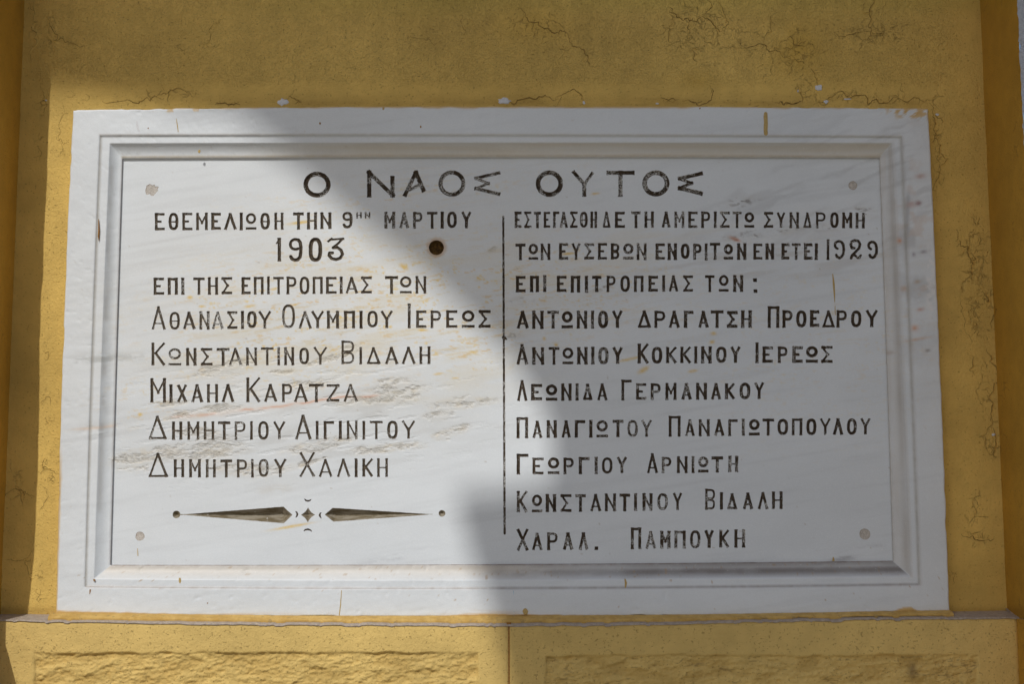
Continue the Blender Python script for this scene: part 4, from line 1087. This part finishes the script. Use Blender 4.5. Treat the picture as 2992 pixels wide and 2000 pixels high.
# chisel irregularity along every edge
Xn, Zn = np.meshgrid(gx, gz, indexing='ij')
kinds = np.array([{'v': 0, 'deep': 1, 'plug': 2, 'hole': 3}[it['kind']] for it in items])
kn = np.where(ID >= 0, kinds[np.clip(ID, 0, None)], 0)
S = S + np.where(kn == 0, .00034, np.where(kn == 1, .00025, .0001)) * (fbm(Xn / .0028, Zn / .0028, 301, 3) - .5) * 2
S[np.abs(S) < 2e-6] = 2e-6
ins_ = S < 0
sa = -S
dep = np.where(kn == 0, np.minimum(sa * 1.30, .0040), np.where(kn == 1, np.minimum(sa * 1.15, .011), np.where(kn == 2, np.minimum(sa * .5, .0005), np.minimum(sa * 7, .007 + .0015 * fbm(Xn / .003, Zn / .003, 302)))))
dep = np.where(ins_, dep, 0) + np.where(ins_, .0003 * (fbm(Xn / .002, Zn / .002, 303, 2) - .5) * sstep(0, .0006, sa), 0)
flat = YP + 0 * Xn
NODE = np.stack([Xn, flat + dep, Zn], -1).reshape(-1, 3)
nid = np.arange((nx + 1) * (nz + 1)).reshape(nx + 1, nz + 1)
# which blocks need the fine grid
absS = np.abs(S)
nbx, nbz = nx // BL, nz // BL
need = np.zeros((nbx, nbz), bool)
lowS = S < H * 1.6
for a in range(BL + 1):
    for b in range(BL + 1):
        need |= lowS[a:a + nbx * BL:BL, b:b + nbz * BL:BL][:nbx, :nbz]
cellfine = np.repeat(np.repeat(need, BL, 0), BL, 1)
s00, s10, s11, s01 = ins_[:-1, :-1], ins_[1:, :-1], ins_[1:, 1:], ins_[:-1, 1:]
cnt = s00.astype(int) + s10 + s11 + s01
c4 = np.stack([nid[:-1, :-1], nid[1:, :-1], nid[1:, 1:], nid[:-1, 1:]], -1)
panel_q = c4[(cnt == 0) & cellfine]
nc = nid[::2, ::2]
cq = np.stack([nc[:-1, :-1], nc[1:, :-1], nc[1:, 1:], nc[:-1, 1:]], -1)
panel_c = cq[~cellfine[::2, ::2]]
sv = np.stack([S[:-1, :-1], S[1:, :-1], S[1:, 1:], S[:-1, 1:]], -1)
iv = np.stack([ID[:-1, :-1], ID[1:, :-1], ID[1:, 1:], ID[:-1, 1:]], -1)
own = np.take_along_axis(iv, sv.argmin(-1)[..., None], -1)[..., 0]
full = (cnt == 4)
let_q = c4[full]; let_q_own = own[full]
mix = (cnt > 0) & (cnt < 4)
mc4 = c4[mix]; msv = sv[mix]; mown = own[mix]
EV = []; ek = {}
base = len(NODE)
pan_poly = {3: [], 4: [], 5: [], 6: []}
let_poly = {}
Nf = NODE
for ci in range(len(mc4)):
    ids = mc4[ci].tolist(); sv4 = msv[ci].tolist()
    pin, pout = [], []
    for a in range(4):
        b = (a + 1) & 3
        ia, ib, sA, sB = ids[a], ids[b], sv4[a], sv4[b]
        (pin if sA < 0 else pout).append(ia)
        if (sA < 0) != (sB < 0):
            key = (ia, ib) if ia < ib else (ib, ia)
            e = ek.get(key)
            if e is None:
                t = sA / (sA - sB)
                t = min(max(t, .08), .92)
                e = base + len(EV); ek[key] = e
                A, B = Nf[ia], Nf[ib]
                EV.append((A[0] + (B[0] - A[0]) * t, YP, A[2] + (B[2] - A[2]) * t))
            pin.append(e); pout.append(e)
    pan_poly[len(pout)].append(pout)
    let_poly.setdefault(int(mown[ci]), {}).setdefault(len(pin), []).append(pin)
ALL = np.concatenate([NODE, np.array(EV)])
pf = [panel_q, panel_c] + [np.array(v_) for v_ in pan_poly.values() if v_]
used, ff = compact(ALL, pf)
PV = ALL[used]
px, py = proj(PV[:, 0], PV[:, 1], PV[:, 2])
Cc, Kk = marks(px, py, False)
# rust halo round the socket
dh = np.hypot(px - 1275, py - 724)
hal = sstep(36, 22, dh + 8 * (fbm(px / 8, py / 8, 311) - .5))[:, None] * .6
Cc = Cc * (1 - hal) + np.array([.50, .27, .08]) * hal
build("inscription_panel", PV, [f[:, ::-1] for f in ff], M_marble, plaque, True, {'pigment': Cc, 'crystal': Kk})

order = np.argsort(let_q_own, kind='stable')
lq = let_q[order]; lo = let_q_own[order]
bounds = np.searchsorted(lo, np.arange(len(items) + 1))
lets = [i for i, it in enumerate(items) if it['size'] < 1e8]
keep = set(sorted(lets, key=lambda i: -items[i]['size'])[:298])
rest = []
MATK = {'v': M_letter, 'deep': M_deep, 'plug': M_plug, 'hole': M_rust}
SAll = np.concatenate([np.abs(S).ravel(), np.zeros(len(EV))])
SAll_ = [None]
def wear_rim_shade_at(V, w_):
    px, py = proj(V[:, 0], V[:, 1], V[:, 2])
    if w_ < 0: return np.clip(np.exp(-SAll_[0] / .0007) * .85, 0, 1)  # plugs: painted rim shade, fading away from the edge
    return np.clip(w_ * (.1 + 1.7 * sstep(.35, .65, fbm(px / 22, py / 22, 320, 3))), 0, 1)
for i_, it in enumerate(items):
    fs = [lq[bounds[i_]:bounds[i_ + 1]]] + [np.array(v_) for v_ in let_poly.get(i_, {}).values()]
    fs = [f for f in fs if len(f)]
    if not fs: continue
    if it['size'] < 1e8 and i_ not in keep:
        rest.append((fs, it['wear_rim_shade'])); continue
    u_, ff = compact(ALL, fs)
    Vv = ALL[u_]; SAll_[0] = SAll[u_]
    build(it['name'], Vv, [f[:, ::-1] for f in ff], MATK[it['kind']], plaque, False if it['kind'] != 'hole' else True, {'wear_rim_shade': wear_rim_shade_at(Vv, -1 if it['kind'] == 'plug' else it['wear_rim_shade']), 'pale_tone': np.full(len(Vv), it.get('pale_tone', 0.))})
if rest:
    fs = {}
    for f_, _ in rest:
        for f in f_: fs.setdefault(f.shape[1], []).append(f)
    fs = [np.concatenate(v_) for v_ in fs.values()]
    u_, ff = compact(ALL, fs)
    Vv = ALL[u_]
    o = build("small_lettering", Vv, [f[:, ::-1] for f in ff], M_letter, plaque, False, {'wear_rim_shade': wear_rim_shade_at(Vv, .5), 'pale_tone': np.zeros(len(Vv))})
    o['kind'] = 'stuff'

# ---- painted mortar fillet at the foot of the slab
xs = np.arange(float(un(150, 1796, YF)[0]), float(un(2778, 1790, YF)[0]), .002)
ft = np.interp(xs, un(np.array([150., 163, 900, 1500, 2000, 2775]), np.array([1790., 1796, 1805, 1805, 1802, 1789]), YF)[0], un(np.array([150., 163, 900, 1500, 2000, 2775]), np.array([1790., 1794, 1803, 1803, 1800, 1787]), YF)[1])
fz = arris(xs)
rows = []
for a, (yy, ff_) in enumerate([(YF + .01, 0.), (YF - .0004, 0.), (YF - .003, .12), (YF - .008, .38), (YF - .0125, .55), (YF - .0150, .66), (YF - .0158, 1.0), (YF - .0150, 1.3)]):
    zt = ft + .001
    zb = fz + .0036
    rows.append(np.stack([xs, np.full_like(xs, yy) + .0012 * (fbm(xs * 60, xs * 0 + a, 401) - .5) * (a > 1), zt + (zb - zt) * ff_ + .0008 * (fbm(xs * 120, xs * 0 + a * .7, 402) - .5)], 1))
build("mortar_fillet", np.array(rows).reshape(-1, 3), [grid_faces(len(rows), len(xs), True)], M_fillet, plaque, True)

# ---- paint runs and drips on the slab
def drip(name, pts, widths, mat, y, thick=.0007):
    P = np.array(pts, float); wd = np.array(widths) * .0005 / 2
    X, Z = un(P[:, 0], P[:, 1], y)
    Vd = []
    for x, z, w_ in zip(X, Z, wd):
        for a in np.linspace(0, math.pi, 5):
            Vd.append((x - w_ * math.cos(a), y + .0002 - thick * math.sin(a), z))
    n_ = len(P)
    build(name, Vd, [grid_faces(n_, 5, False)], mat, plaque, True)
drip("paint_run", [(2237, 327), (2237, 329), (2237, 340), (2238, 360), (2237, 380), (2238, 392), (2238, 396)], [3, 11, 14, 13, 12, 12, 5], M_drip, YF)
drip("paint_run", [(515, 346), (518, 365), (521, 386)], [1.5, 3, 2.5], M_drip, YF)
drip("paint_run", [(2433, 801), (2436, 830), (2438, 860), (2439, 884)], [3, 7, 5, 2], M_drip, YP)
drip("paint_run", [(2440, 894), (2440, 912), (2442, 922)], [2, 3, 1], M_drip, YP)
drip("paint_run", [(288, 640), (289, 675), (288, 690), (289, 705)], [2, 5, 5, 1], M_brown, YF)
drip("paint_run", [(264, 1724), (263, 1732), (262, 1738)], [5, 4, 1], M_brown, YF)
drip("paint_run", [(998, 1726), (995, 1770), (991, 1800)], [2, 3, 3], M_drip, YF)
drip("paint_run", [(402, 1604), (403, 1626)], [2, 3], M_drip, YP)
drip("paint_run", [(525, 1690), (526, 1700), (526, 1706)], [5, 8, 3], M_drip, Y_STEP)
drip("paint_run", [(1826, 1693), (1829, 1705), (1827, 1722), (1828, 1730)], [4, 7, 4, 5], M_drip, Y_STEP)
drip("chalk_line", [(1500, 1727), (1501, 1750), (1502, 1768), (1502, 1803)], [1.5, 2.4, 2, 1], M_blue, YF, .0003)
drip("paint_run", [(2434, 1628), (2435, 1634), (2435, 1641)], [1, 6, 9], M_drip, YP)
drip("scratch", [(400, 354), (402, 370), (406, 385)], [3, 8, 9], M_chip, YF, .0003)
for (x, y, r) in [(935, 360, 3), (229, 370, 0), (1229, 370, 3), (433, 374, 2), (1120, 316, 4), (582, 443, 4), (1535, 1788, 8), (2045, 316, 2), (606, 1764, 2), (275, 1697, 3)]:
    if r: chip("paint_fleck", x, y, r, r * 1.3, M_brown if r < 4 else M_drip, int(x), plaque, YF - .0004, 8)
